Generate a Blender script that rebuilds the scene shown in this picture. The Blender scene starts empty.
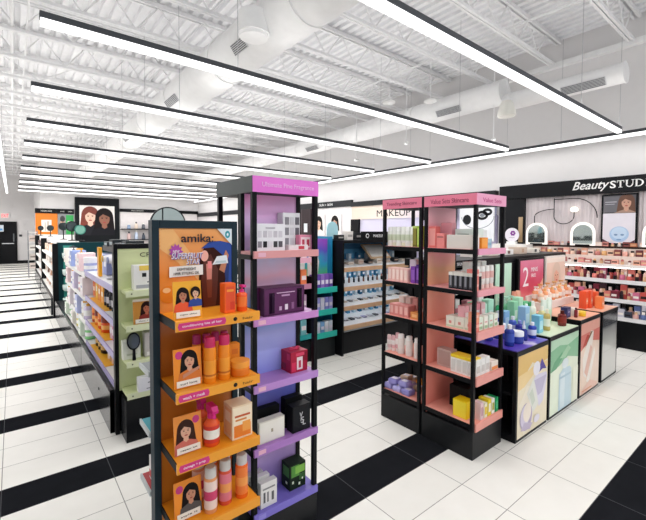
import bpy, math, random
from mathutils import Matrix, Vector
random.seed(7)
S = bpy.context.scene
COL = S.collection
PI = math.pi
ORD = ['first','second','third','fourth','fifth','sixth','seventh','eighth','ninth','tenth','eleventh','twelfth','thirteenth','fourteenth','fifteenth','sixteenth','seventeenth','eighteenth','nineteenth','twentieth','twenty first','twenty second']

# ------------------------------------------------------------------ materials
def lin(h):
    h = h.lstrip('#'); o = []
    for i in (0, 2, 4):
        c = int(h[i:i+2], 16)/255
        o.append(c/12.92 if c <= .04045 else ((c+.055)/1.055)**2.4)
    return (*o, 1)
_M = {}
def M(hx, r=.5, metal=0., emit=0., var=.06):
    k = (hx, r, metal, emit)
    if k in _M: return _M[k]
    m = bpy.data.materials.new('finish_'+hx.strip('#')); m.use_nodes = True
    nt = m.node_tree; b = nt.nodes['Principled BSDF']
    c = lin(hx)
    if not metal: b.inputs['Specular IOR Level'].default_value = .12 if sum(c[:3]) < .12 else .35
    b.inputs['Roughness'].default_value = r; b.inputs['Metallic'].default_value = metal
    if emit:
        b.inputs['Base Color'].default_value = c
        b.inputs['Emission Color'].default_value = c; b.inputs['Emission Strength'].default_value = emit
    else:
        tc = nt.nodes.new('ShaderNodeTexCoord'); n = nt.nodes.new('ShaderNodeTexNoise'); n.inputs['Scale'].default_value = 9
        mx = nt.nodes.new('ShaderNodeMix'); mx.data_type = 'RGBA'
        mx.inputs[6].default_value = tuple(x*(1-var) for x in c[:3])+(1,); mx.inputs[7].default_value = tuple(min(1, x*(1+var)) for x in c[:3])+(1,)
        nt.links.new(tc.outputs['Object'], n.inputs['Vector']); nt.links.new(n.outputs['Fac'], mx.inputs[0]); nt.links.new(mx.outputs[2], b.inputs['Base Color'])
    _M[k] = m; return m
def ramp_mat(name, stops, axis='Z', lo=0., hi=1., r=.4, blot=None, noise=.0):
    """printed colour bands along an object axis, with soft printed blots"""
    m = bpy.data.materials.new(name); m.use_nodes = True
    nt = m.node_tree; N = nt.nodes; L = nt.links; b = N['Principled BSDF']; b.inputs['Roughness'].default_value = r
    tc = N.new('ShaderNodeTexCoord'); sp = N.new('ShaderNodeSeparateXYZ'); L.new(tc.outputs['Object'], sp.inputs[0])
    mr = N.new('ShaderNodeMapRange'); mr.inputs['From Min'].default_value = lo; mr.inputs['From Max'].default_value = hi
    L.new(sp.outputs[axis], mr.inputs['Value'])
    src = mr.outputs[0]
    if noise:
        nz = N.new('ShaderNodeTexNoise'); nz.inputs['Scale'].default_value = 4; L.new(tc.outputs['Object'], nz.inputs['Vector'])
        ma = N.new('ShaderNodeMath'); ma.operation = 'MULTIPLY_ADD'; ma.inputs[1].default_value = noise
        ad = N.new('ShaderNodeMath'); ad.operation = 'SUBTRACT'; ad.inputs[1].default_value = noise*.5
        L.new(nz.outputs['Fac'], ma.inputs[0]); L.new(src, ma.inputs[2]); L.new(ma.outputs[0], ad.inputs[0]); src = ad.outputs[0]
    cr = N.new('ShaderNodeValToRGB'); L.new(src, cr.inputs[0])
    e = cr.color_ramp.elements
    while len(e) < len(stops): e.new(.5)
    for el, (p, hx) in zip(e, stops): el.position = p; el.color = lin(hx)
    L.new(cr.outputs[0], b.inputs['Base Color'])
    return m
BLACK = M('121316', .35); SOFTBLACK = M('1a1b1e', .5); SLATE = M('2c3a42', .4); CHAR = M('3c4445', .5)
WHITE = M('f2f2f0', .4); PAINT = M('e9e9ec', .55); CREAM = M('f3ead8', .5); CHROME = M('c8cacd', .2, 1.)
GLOW = M('ffffff', .5, 0, 1.5)

# ------------------------------------------------------------------ mesh collector
class MB:
    def __init__(s): s.v = []; s.f = []; s.mi = []; s.sm = []; s.mats = []
    def _m(s, m):
        if m not in s.mats: s.mats.append(m)
        return s.mats.index(m)
    def add(s, vs, fs, m, smooth=False):
        o = len(s.v); s.v += [tuple(v) for v in vs]; k = s._m(m)
        for f in fs: s.f.append([i+o for i in f]); s.mi.append(k); s.sm.append(smooth)
        return s
    def box(s, x0, y0, z0, x1, y1, z1, m):
        vs = [(x, y, z) for z in (z0, z1) for y in (y0, y1) for x in (x0, x1)]
        return s.add(vs, [(0,2,3,1),(4,5,7,6),(0,1,5,4),(2,6,7,3),(0,4,6,2),(1,3,7,5)], m)
    def lathe(s, prof, m, cx=0, cy=0, n=20, sx=1., sy=1.):
        vs = []; fs = []
        for r, z in prof:
            for i in range(n):
                a = 2*PI*i/n; vs.append((cx+r*sx*math.cos(a), cy+r*sy*math.sin(a), z))
        k = len(prof)
        for j in range(k-1):
            for i in range(n):
                i2 = (i+1) % n; fs.append((j*n+i, j*n+i2, (j+1)*n+i2, (j+1)*n+i))
        s.add(vs, fs, m, True)
        s.add([vs[i] for i in range(n)], [tuple(reversed(range(n)))], m); s.add([vs[(k-1)*n+i] for i in range(n)], [tuple(range(n))], m)
        return s
    def tube(s, pts, r, m, n=10):
        pts = [Vector(p) for p in pts]; vs = []; fs = []
        for i, p in enumerate(pts):
            d = (pts[min(i+1, len(pts)-1)]-pts[max(i-1, 0)]).normalized()
            u = d.cross(Vector((0, 0, 1)) if abs(d.z) < .9 else Vector((1, 0, 0))).normalized(); w = d.cross(u)
            rr = r[i] if isinstance(r, (list, tuple)) else r
            for k in range(n):
                a = 2*PI*k/n; vs.append(p+(u*math.cos(a)+w*math.sin(a))*rr)
        for j in range(len(pts)-1):
            for k in range(n):
                k2 = (k+1) % n; fs.append((j*n+k, (j+1)*n+k, (j+1)*n+k2, j*n+k2))
        s.add(vs, fs, m, True)
        s.add(vs[:n], [tuple(range(n))], m); s.add(vs[-n:], [tuple(reversed(range(n)))], m)
        return s
    def prism(s, poly, y0, y1, m):          # XZ outline (counter-clockwise seen from -Y) pushed along Y
        n = len(poly); vs = [(x, y0, z) for x, z in poly]+[(x, y1, z) for x, z in poly]
        fs = [tuple(range(n)), tuple(reversed(range(n, 2*n)))]
        for i in range(n): fs.append((i, i+n, (i+1) % n+n, (i+1) % n))
        return s.add(vs, fs, m)
    def extx(s, poly, x0, x1, m):           # YZ outline pushed along X
        n = len(poly); vs = [(x0, y, z) for y, z in poly]+[(x1, y, z) for y, z in poly]
        fs = [tuple(range(n)), tuple(reversed(range(n, 2*n)))]
        for i in range(n): fs.append((i, i+n, (i+1) % n+n, (i+1) % n))
        return s.add(vs, fs, m)
    def build(s, name, parent=None, bevel=0, loc=None):
        me = bpy.data.meshes.new(name); me.from_pydata(s.v, [], s.f)
        for m in s.mats: me.materials.append(m)
        for p, k, q in zip(me.polygons, s.mi, s.sm): p.material_index = k; p.use_smooth = q
        import bmesh
        bm = bmesh.new(); bm.from_mesh(me); bmesh.ops.recalc_face_normals(bm, faces=bm.faces); bm.to_mesh(me); bm.free()
        o = bpy.data.objects.new(name, me); COL.objects.link(o)
        if parent: o.parent = parent
        if loc: o.location = loc
        if bevel:
            b = o.modifiers.new('edge', 'BEVEL'); b.width = bevel; b.segments = 2; b.limit_method = 'ANGLE'
        return o
_labels = {}
def tag(o, label, cat, group=None, kind=None):
    o['label'] = label; o['category'] = cat
    if not group:                                   # a counted row: the label without its ordinal names the group
        for q in sorted(ORD, key=len, reverse=True):
            if label.startswith(q+' '): group = label[len(q)+1:]; break
    if group: o['group'] = group
    if kind: o['kind'] = kind
    n = len(label.split())
    if not 4 <= n <= 16 or label in _labels: print('BADLABEL', n, label)
    _labels[label] = 1
    return o
def thing(name, label, cat, loc=(0, 0, 0), rz=0, group=None):
    o = bpy.data.objects.new(name, None); COL.objects.link(o); o.location = loc; o.rotation_euler = (0, 0, rz); o.empty_display_size = .05
    return tag(o, label, cat, group)
def struct(name, mb, label, cat):
    o = mb.build(name); return tag(o, label, cat, None, 'structure')

# ------------------------------------------------------------------ lettering and flat prints
def text(s, w, h, hx, parent, loc, name='lettering', rz=0, italic=0, th=.0015, emit=0, center=True, bold=0):
    cu = bpy.data.curves.new('t', 'FONT'); cu.body = s; cu.shear = italic; cu.extrude = .002; cu.offset = bold; cu.resolution_u = 3
    t = bpy.data.objects.new('t', cu); COL.objects.link(t)
    dg = bpy.context.evaluated_depsgraph_get(); me = bpy.data.meshes.new_from_object(t.evaluated_get(dg))
    bpy.data.objects.remove(t)
    xs = [v.co.x for v in me.vertices]; ys = [v.co.y for v in me.vertices]; x0, x1, y0, y1 = min(xs), max(xs), min(ys), max(ys)
    for v in me.vertices:
        x = (v.co.x-x0)/(x1-x0)*w - (w/2 if center else 0); z = (v.co.y-y0)/(y1-y0)*h
        v.co = (x, -th if v.co.z > 0 else 0, z)
    me.materials.clear(); me.materials.append(M(hx, .4, 0, emit) if emit else M(hx, .4))
    o = bpy.data.objects.new(name, me); COL.objects.link(o); o.parent = parent; o.location = loc; o.rotation_euler = (0, 0, rz)
    return o
def ell(cx, cz, rx, rz, n=22, a0=0, a1=2*PI): return [(cx+rx*math.cos(a0+(a1-a0)*i/n), cz+rz*math.sin(a0+(a1-a0)*i/n)) for i in range(n)]
def rect(x0, z0, x1, z1): return [(x0, z0), (x1, z0), (x1, z1), (x0, z1)]
def star(cx, cz, r0, r1, n): return [(cx+(r0 if i % 2 else r1)*math.cos(PI*i/n), cz+(r0 if i % 2 else r1)*math.sin(PI*i/n)) for i in range(2*n)]
def art(name, w, h, base, shapes, parent, loc, rz=0, th=.003, rough=.35):
    """a flat printed sheet in XZ facing -Y, origin bottom centre; shapes in 0..1 of the sheet"""
    b = MB(); bm = base if not isinstance(base, str) else M(base, rough)
    b.box(-w/2, -th, 0, w/2, 0, h, bm)
    for k, (hx, poly) in enumerate(shapes):
        y = -th-.00035*(k+1); m = hx if not isinstance(hx, str) else M(hx, rough)
        pts = [((min(1, max(0, x))-.5)*w, y, min(1, max(0, z))*h) for x, z in poly]
        b.add(pts, [tuple(range(len(pts)))], m)
    o = b.build(name, parent, loc=loc); o.rotation_euler = (0, 0, rz); return o
def portrait(cx, cz, s, skin, hair, top, asp=1., long=True, lips='a8433f'):
    """a head-and-shoulders print: s = face height in sheet units, asp = sheet height / width"""
    q = s*asp; o = []
    o.append((hair, ell(cx, cz+.12*s, .62*q, .72*s)))
    if long: o.append((hair, [(cx-.62*q, cz+.1*s), (cx-.75*q, cz-.95*s), (cx+.75*q, cz-.95*s), (cx+.62*q, cz+.1*s)]))
    o.append((skin, [(cx-.16*q, cz-.3*s), (cx-.2*q, cz-.8*s), (cx+.2*q, cz-.8*s), (cx+.16*q, cz-.3*s)]))
    o.append((top, [(cx-.95*q, cz-1.6*s), (cx-.8*q, cz-.85*s), (cx-.22*q, cz-.62*s), (cx, cz-.78*s), (cx+.22*q, cz-.62*s), (cx+.8*q, cz-.85*s), (cx+.95*q, cz-1.6*s)]))
    o.append((skin, ell(cx, cz, .36*q, .5*s)))
    o.append((hair, [(cx-.38*q, cz+.1*s), (cx-.1*q, cz+.36*s), (cx+.36*q, cz+.14*s), (cx+.38*q, cz+.45*s), (cx, cz+.62*s), (cx-.38*q, cz+.45*s)]))
    for sx in (-1, 1):
        o.append(('241a18', ell(cx+sx*.15*q, cz+.03*s, .06*q, .03*s, 10)))
        o.append((hair, rect(cx+sx*.15*q-.08*q, cz+.11*s, cx+sx*.15*q+.08*q, cz+.135*s)))
    o.append((lips, ell(cx, cz-.27*s, .12*q, .05*s, 12)))
    o.append(('8d5a48', ell(cx, cz-.1*s, .04*q, .02*s, 8)))
    return o

# ------------------------------------------------------------------ goods
def carton(label, loc, w, d, h, hx, name='carton', cat='box', rz=0, marks=(), side=(), lid=None, group=None, r=.45, bevel=.0012):
    """a folding box: body with its printed front; an optional lid is a part"""
    t = thing(name, label, cat, loc, rz, group)
    b = MB(); m = M(hx, r); b.box(-w/2, -d/2, 0, w/2, d/2, h-(lid[1] if lid else 0), m); b.build('carton_body', t, bevel)
    if marks or side:
        p = MB()
        for k, (c, x0, z0, x1, z1) in enumerate(marks):
            e = .0006+.0003*k; p.box(-w/2+x0*w, -d/2-e, z0*h, -w/2+x1*w, -d/2+.0002, z1*h, M(c, .4))
        for k, (c, x0, z0, x1, z1) in enumerate(side):
            e = .0006+.0003*k; p.box(-w/2-e, -d/2+x0*d, z0*h, -w/2+.0002, -d/2+x1*d, z1*h, M(c, .4))
        p.build('printed_panel', t)
    if lid: MB().box(-w/2-.001, -d/2-.001, h-lid[1], w/2+.001, d/2+.001, h, M(lid[0], r)).build('lid', t, bevel)
    return t
def bottle(label, loc, r, h, hx, cap='ffffff', kind='round', band=None, name='bottle', cat='bottle', group=None, rz=0, rough=.25, band2=None):
    t = thing(name, label, cat, loc, rz, group); m = M(hx, rough); c = M(cap, .35)
    if kind == 'round':
        hb = h*.8; MB().lathe([(r*.9, 0), (r, .004), (r, hb*.86), (r*.8, hb*.95), (r*.42, hb)], m).build('bottle_body', t)
        MB().lathe([(r*.46, hb-.001), (r*.46, h-.003), (r*.38, h)], c).build('cap', t)
    elif kind == 'pump':
        hb = h*.72; MB().lathe([(r*.9, 0), (r, .004), (r, hb*.88), (r*.75, hb*.96), (r*.4, hb)], m).build('bottle_body', t)
        b = MB(); b.lathe([(r*.45, hb-.001), (r*.45, hb+.1*h), (r*.16, hb+.11*h), (r*.16, h*.93)], c)
        b.box(-r*.35, -r*1.1, h*.92, r*.35, r*.35, h, c); b.build('pump_head', t)
    elif kind == 'spray':
        hb = h*.68; MB().lathe([(r*.9, 0), (r, .004), (r, hb*.8), (r*.62, hb*.93), (r*.4, hb)], m).build('bottle_body', t)
        b = MB(); b.lathe([(r*.5, hb-.001), (r*.5, h*.8), (r*.35, h*.82)], c)
        b.extx([(-r*1.3, h*.9), (-r*1.25, h*.84), (r*.5, h*.8), (r*.95, h*.86), (r*.75, h), (-r*.9, h)], -r*.4, r*.4, c)
        b.extx([(-r*.9, h*.84), (-r*1.05, h*.7), (-r*.9, h*.7), (-r*.6, h*.82)], -r*.18, r*.18, c); b.build('trigger_sprayer', t)
    elif kind == 'tube':
        hb = h*.82
        MB().lathe([(r*.72, hb*.0+h*.18), (r*.95, h*.22), (r, h*.6), (r*.95, h*.9), (r*.8, h)], m, sy=.7).build('tube_body', t)
        MB().lathe([(r*.74, 0), (r*.76, .003), (r*.76, h*.18)], c, sy=.8).build('cap', t)
    elif kind == 'can':
        hb = h*.78; MB().lathe([(r*.96, 0), (r, .004), (r, hb-.004), (r*.9, hb)], m).build('can_body', t)
        MB().lathe([(r*.88, hb-.001), (r*.88, h*.97), (r*.7, h)], c).build('cap', t)
    elif kind == 'jar':
        hb = h*.62; MB().lathe([(r*.94, 0), (r, .004), (r, hb*.9), (r*.94, hb)], m, n=26).build('jar_body', t)
        MB().lathe([(r*1.02, hb-.001), (r*1.02, h-.003), (r*.97, h)], c, n=26).build('lid', t)
    elif kind == 'dropper':
        hb = h*.6; MB().lathe([(r*.9, 0), (r, .003), (r, hb*.85), (r*.45, hb)], m).build('bottle_body', t)
        MB().lathe([(r*.45, hb-.001), (r*.45, hb+.15*h), (r*.25, hb+.18*h), (r*.28, h*.92), (r*.15, h)], c).build('dropper_cap', t)
    if band:
        z0, z1, bc = band; k = .7 if kind == 'tube' else 1
        b = MB(); b.lathe([(r*1.012, h*z0), (r*1.012, h*z1)], M(bc, .4), sy=k)
        if band2: b.lathe([(r*1.02, h*band2[0]), (r*1.02, h*band2[1])], M(band2[2], .4), sy=k)
        b.build('label_band', t)
    return t
def mini(name, label, cat, loc, prof, mats, group=None, n=12, rz=0):
    """one small distant lathe-shaped product as a single mesh; prof = [(list of (r,z)), ...] one per material"""
    b = MB()
    for p, m in zip(prof, mats): b.lathe(p, m, n=n)
    o = b.build(name, None, loc=loc); o.rotation_euler = (0, 0, rz); return tag(o, label, cat, group)
def minibox(name, label, cat, loc, w, d, h, hx, band=None, group=None, rz=0):
    b = MB(); b.box(-w/2, -d/2, 0, w/2, d/2, h, M(hx, .45))
    if band: b.box(-w/2+.1*w, -d/2-.0008, h*.35, w/2-.1*w, -d/2+.0002, h*.62, M(band, .45))
    o = b.build(name, None, loc=loc); o.rotation_euler = (0, 0, rz); return tag(o, label, cat, group)
def easel_card(label, loc, w, h, shapes, base, caption, rz=0, tilt=-.1):
    t = thing('photo_card', label, 'display card', loc, rz)
    t.rotation_euler = (tilt, 0, rz)
    art('printed_front', w, h, base, shapes, t, (0, 0, 0))
    p = MB(); p.box(-w*.42, -.0085, h*.03, w*.42, -.0055, h*.19, M('f4efe6', .4)); c = p.build('caption_strip', t)
    text(caption, w*.6, h*.05, '55504a', c, (0, -.0086, h*.085))
    MB().extx([(0.0005, h*.8), (0.001, h*.72), (.055, .006), (.058, .006)], -w*.12, w*.12, M('efe9dd', .6)).build('easel_back', t)
    return t

# ================================================================== THE SETTING
def floor_mat():
    m = bpy.data.materials.new('porcelain_tile'); m.use_nodes = True; nt = m.node_tree; N = nt.nodes; L = nt.links; b = N['Principled BSDF']; 
    tc = N.new('ShaderNodeTexCoord'); sp = N.new('ShaderNodeSeparateXYZ'); L.new(tc.outputs['Object'], sp.inputs[0])
    def mth(op, a, c=None, c2=None):
        n = N.new('ShaderNodeMath'); n.operation = op
        for i, q in enumerate((a, c, c2)):
            if q is None: continue
            if isinstance(q, (int, float)): n.inputs[i].default_value = q
            else: L.new(q, n.inputs[i])
        return n.outputs[0]
    TX, TY = .599, .30125
    u = mth('DIVIDE', mth('ADD', sp.outputs['X'], .089+TX*20), TX)
    v = mth('DIVIDE', mth('ADD', sp.outputs['Y'], -1.999+TY*41), TY)          # a row starts where v is whole
    fu = mth('FRACT', u); fv = mth('FRACT', v)
    gu = mth('MINIMUM', fu, mth('SUBTRACT', 1, fu)); gv = mth('MINIMUM', fv, mth('SUBTRACT', 1, fv))
    grout = mth('MAXIMUM', mth('LESS_THAN', gu, .0026/TX), mth('LESS_THAN', gv, .0024/TY))
    row = mth('MODULO', mth('FLOOR', v), 4)                                     # row 0 of every four is black
    blk = mth('LESS_THAN', row, .5)
    cell = N.new('ShaderNodeCombineXYZ'); L.new(mth('FLOOR', u), cell.inputs[0]); L.new(mth('FLOOR', v), cell.inputs[1])
    wn = N.new('ShaderNodeTexWhiteNoise'); L.new(cell.outputs[0], wn.inputs['Vector'])
    nz = N.new('ShaderNodeTexNoise'); nz.inputs['Scale'].default_value = 7; nz.inputs['Detail'].default_value = 6; L.new(tc.outputs['Object'], nz.inputs['Vector'])
    def mix(f, A, B):
        n = N.new('ShaderNodeMix'); n.data_type = 'RGBA'
        if isinstance(f, float): n.inputs[0].default_value = f
        else: L.new(f, n.inputs[0])
        for i, q in ((6, A), (7, B)):
            if isinstance(q, str): n.inputs[i].default_value = lin(q)
            else: L.new(q, n.inputs[i])
        return n.outputs[2]
    wh = mix(nz.outputs['Fac'], 'e4e2dc', 'efede8'); wh = mix(mth('MULTIPLY', wn.outputs['Value'], .35), wh, 'dedcd6')
    bk = mix(nz.outputs['Fac'], '1a1b1e', '222327')
    tile = mix(blk, wh, bk)
    gcol = mix(blk, '8f8d88', '4c4d50')
    L.new(mix(grout, tile, gcol), b.inputs['Base Color'])
    L.new(mth('MULTIPLY', mth('SUBTRACT', 1, blk), .05), b.inputs['Specular IOR Level'])
    L.new(mth('ADD', mth('MULTIPLY', nz.outputs['Fac'], .1), .3), b.inputs['Roughness'])
    bp = N.new('ShaderNodeBump'); bp.inputs['Strength'].default_value = .25; bp.inputs['Distance'].default_value = .002
    L.new(mth('SUBTRACT', 1, grout), bp.inputs['Height']); L.new(bp.outputs[0], b.inputs['Normal'])
    return m
struct('floor', MB().box(-6, -3.5, -.1, 10, 25.2, 0, floor_mat()), 'white porcelain tile floor crossed by black tile stripes', 'floor')
WALLM = M('e6e4e4', .6, 0, 0, .02)
struct('wall_right', MB().box(7.2, -3.5, 0, 7.4, 19.2, 5.0, WALLM), 'white side wall behind the makeup displays', 'wall')
b = MB(); b.box(.86, 19.0, 0, 7.2, 19.2, 5.0, WALLM); b.box(.86, 19.2, 0, 1.0, 25.0, 5.0, WALLM); b.box(-6, 25.0, 0, 1.0, 25.2, 5.0, WALLM)
struct('wall_back', b, 'white rear wall with the exit door and portrait', 'wall')
struct('wall_left', MB().box(-6.2, -3.5, 0, -6, 25.2, 5.0, WALLM), 'white side wall on the far side of the aisle', 'wall')
b = MB(); zc = 4.84
pts = []
x = -6.
while x < 7.2:
    pts += [(x, zc), (x+.07, zc), (x+.085, zc+.05), (x+.135, zc+.05)]; x += .15
poly = pts+[(7.4, zc), (7.4, zc+.2), (-6, zc+.2)]
n = len(pts)+1; vs = [(px, yy, pz) for yy in (-3.5, 25.2) for px, pz in pts+[(7.4, zc)]]
b.add(vs, [(i, i+1, n+i+1, n+i) for i in range(n-1)], M('f4f4f6', .55)); b.box(-6.2, -3.5, zc+.09, 7.4, 25.2, zc+.2, M('f4f4f6', .55))
struct('ceiling', b, 'white corrugated metal roof deck above open joists', 'ceiling')
struct('trim_1', MB().box(7.1, -3.5, 4.42, 7.2, 19, 4.5, M('f4f4f4', .5)), 'white ledge running along the top of the side wall', 'trim')
b = MB(); b.box(-6, 24.96, 0, -.56, 25, .14, BLACK); b.box(.16, 24.96, 0, .86, 25, .14, BLACK)
struct('baseboard_back', b, 'black baseboard along the rear wall by the door', 'baseboard')

# roof joists across the store
JM = M('f0f0f1', .5)
for k in range(24):
    y = .63+1.03*k
    if y > 24.6: break
    b = MB(); xe = 7.12
    for s in (-.045, .022): b.box(-6, y+s-.006, 4.775, xe, y+s+.028, 4.83, JM)
    for s in (-.035, .012): b.box(-6, y+s-.006, 4.37, xe-.25, y+s+.028, 4.41, JM)
    step = .62 if k < 8 else 1.24; xx = -.2 if k > 1 else 2.5; up = True; pts = []
    while xx < xe-.2:
        pts.append((xx, y, 4.8 if up else 4.4)); up = not up; xx += step/2
    for p, q in zip(pts, pts[1:]): b.tube([p, q], .011, JM, 5)
    struct('roof_joist', b, f'white open web roof joist, {ORD[k] if k < 20 else ("row %d" % (k+1))} counted from the storefront', 'joist')
for i, (xb, nm) in enumerate(((.04, 'above the aisle'), (.2, 'next to the aisle pipe'), (2.9, 'beside the big duct'), (5.3, 'near the side wall'))):
    struct('bridging_bar', MB().tube([(xb, -3, 4.43), (xb, 24.9, 4.43)], .022 if i == 0 else .014, JM, 8), f'thin white bar tying the joists together {nm}', 'bar')

# linear pendant lights
def pendant(label, p0, p1, group, wires, power=1.):
    t = thing('linear_light', label, 'ceiling light', ((p0[0]+p1[0])/2, (p0[1]+p1[1])/2, 3.09), 0, group)
    dx, dy = (p1[0]-p0[0])/2, (p1[1]-p0[1])/2
    def bx(hw, z0, z1, m, e=0):
        q = MB()
        if dx > dy: q.box(-dx+e, -hw, z0, dx-e, hw, z1, m)
        else: q.box(-hw, -dy+e, z0, hw, dy-e, z1, m)
        return q
    bx(.034, .012, .055, M('4c4f54', .5)).build('housing', t, .004)
    bx(.03, -.03, .012, GLOW, .004).build('diffuser', t, .004)
    for a in wires:
        MB().tube([(dx*a, dy*a, .06), (dx*a, dy*a, 4.77-3.09)], .003, M('b4b5b8', .4), 6).build('suspension_cable', t)
    for nm, z, e in (('tube_lamp', -.034, 8.), ('added_uplight', .058, 2.1)):           # tube lights down; the up-facing lamp is added to brighten the deck
        la = bpy.data.lights.new(nm, 'AREA'); la.shape = 'RECTANGLE'; la.size = 2*max(dx, .02); la.size_y = 2*max(dy, .02)
        la.energy = e*power*2*max(dx, dy); la.color = (1, .985, .97)
        lo = bpy.data.objects.new(nm, la); COL.objects.link(lo); lo.parent = t; lo.location = (0, 0, z)
        if z > 0: lo.rotation_euler = (PI, 0, 0)
for k in range(13):
    y = -1.444+1.572*k  # rows behind the camera are unseen, added to light the display fronts
    pendant(f'{ORD[k]} long white tube light across the store, counted from the storefront', (.165, y), (6.62, y), 'linear lights hung across the store', (-.55, .55, .999), .72 if k < 4 else 1.1)
for k in range(14):  # unseen bank, added to brighten the left aisle and rear wall
    y = 3.27+1.572*k
    pendant(f'{ORD[k]} tube light of the bank on the far side of the aisle', (-5.6, y), (-.85, y), 'added unseen lights beyond the aisle', (-.8, .8), .5 if k < 5 else 1.0)
pendant('long white tube light hung along the side wall above the makeup displays', (6.95, -1.5), (6.95+.001, 18.8), None, (-.9, -.6, -.3, 0, .3, .6, .9), .12)
pendant('long white tube light hung lengthwise over the left aisle', (-.15, 7.0), (-.149, 19.0), None, (-.8, -.3, .3, .8))

# ducts
DM = M('f3f3f3', .45)
def duct_run(label, x, z, r, y0, y1, seams, grilles):
    t = thing('air_duct', label, 'duct', (x, y0, z))
    b = MB(); b.tube([(0, 0, 0), (0, y1-y0, 0)], r, DM, 36); b.build('duct_shell', t)
    for s in seams: MB().tube([(0, s-y0-.02, 0), (0, s-y0+.02, 0)], r+.012, DM, 36).build('seam_ring', t)
    for (gy, gl) in grilles:
        q = MB(); a = math.radians(205)
        f = MB(); f.box(-.012, gy-y0, -.06, .0, gy-y0+gl, .06, M('d6d6d8', .5))
        for j in range(6): f.box(-.016, gy-y0+.01, -.052+j*.019, -.008, gy-y0+gl-.01, -.044+j*.019, M('55585c', .5))
        g = f.build('vent_grille', t, loc=(-math.cos(math.radians(35))*(r+.004), 0, -math.sin(math.radians(35))*(r+.004))); g.rotation_euler = (0, math.radians(-35), 0)
    return t
duct_run('big round white duct running over the middle of the store', 2.22, 3.88, .27, 1.0, 18.5, (3, 4.8, 6.6, 8.4, 10.2, 12, 14, 16), [(3.85, .3), (6.1, .5), (9.2, .5)])
duct_run('round white duct along the side wall with slotted grilles', 6.36, 3.98, .2, 3.2, 18.5, (5, 7, 9, 11), [(3.9, .5), (8.0, .5)])
t = duct_run('short narrow white duct end piece beyond the cone speaker', 6.4, 3.81, .135, 1.6, 3.2, (3.1,), [(1.78, .55)])
MB().tube([(0, -.012, 0), (0, .0, 0)], .145, DM, 36).build('end_cap', t)
t = thing('duct_outlet', 'white round drop outlet under the big duct', 'duct outlet', (1.93, 3.55, 3.62))
MB().lathe([(.15, .24), (.155, .1), (.14, .0)], DM, n=32).build('collar', t); MB().lathe([(.16, .03), (.16, .05)], DM, n=32).build('rim_ring', t)
# ceiling devices
t = thing('cone_speaker', 'white cone shaped pendant speaker hanging beside the wall duct', 'speaker', (6.11, 3.04, 3.5))
MB().lathe([(.125, 0), (.135, .02), (.125, .09), (.1, .18), (.075, .235), (.03, .24)], M('efeee6', .5), n=28).build('speaker_cone', t)
MB().lathe([(.11, -.002), (.11, .002)], M('d9d7d0', .7), n=28).build('speaker_grille', t)
MB().tube([(0, 0, .23), (0, 0, 1.27)], .006, JM, 6).build('suspension_cable', t)
for i, (lb, p) in enumerate((('flat white disc antenna on a thin rod, nearest the middle', (4.6, 4.14, 3.66)), ('flat white disc antenna hung close to the wall duct grille', (5.1, 3.74, 3.68)), ('small white detector on a long white pole above the pink towers', (5.8, 4.78, 3.32)), ('small white detector on a pole behind the fragrance tower', (6.0, 6.35, 3.25)), ('small white detector on a pole beside the cone speaker', (6.3, 3.35, 3.2)))):
    t = thing('ceiling_sensor' if i > 1 else 'disc_antenna', lb, 'ceiling device', p); r = (.1, .1, .04, .05, .035)[i]
    MB().lathe([(r*.7, 0), (r, .015), (r*.92, .04), (r*.3, .055)], M('f4f4f2', .4), n=28).build('housing', t)
    MB().tube([(0, 0, .05), (0, 0, 4.37-p[2])], .008, JM, 8).build('rod', t)

# exit door on the rear wall
t = tag(bpy.data.objects.new('door_1', None), 'black framed rear exit door standing in shade', 'door', None, 'structure'); COL.objects.link(t); t.location = (-.2, 25, 0)
b = MB(); b.box(-.36, -.06, 0, -.29, 0, 2.1, BLACK); b.box(.29, -.06, 0, .36, 0, 2.1, BLACK); b.box(-.36, -.06, 2.03, .36, 0, 2.1, BLACK); b.build('door_frame', t)
b = MB(); b.box(-.29, -.03, 0, .29, 0, 2.03, M('17181b', .4)); b.build('door_leaf', t)
MB().box(-.24, -.06, .98, .24, -.03, 1.03, CHROME).build('push_bar', t); MB().box(.2, -.045, 1.1, .25, -.03, 1.5, M('6e7276', .4)).build('door_viewer', t)
t = thing('exit_sign', 'white sign with red EXIT lettering above the rear door', 'sign', (-.29, 25, 2.26))
MB().box(-.17, -.05, 0, .17, 0, .26, M('f6f3f2', .5)).build('sign_body', t, .004); text('EXIT', .27, .17, 'ff3040', t, (0, -.051, .045), emit=1.2)
t = thing('wall_notice', 'small blue and white notice hung beside the rear door', 'sign', (-.5, 24.9, 1.6))
MB().box(-.14, -.02, 0, .14, 0, .32, M('dfe9f2', .5)).build('notice_board', t); MB().box(-.1, -.023, .05, .1, -.02, .15, M('5aa0d8', .5)).build('printed_panel', t)
t = thing('wall_plate', 'small black keypad on the white rear wall', 'keypad', (.3, 25, 1.35)); MB().box(-.06, -.03, 0, .06, 0, .1, BLACK).build('keypad_body', t, .004); MB().box(-.04, -.033, .03, .04, -.03, .08, M('4a4c50', .4)).build('keypad_screen', t)

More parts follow.
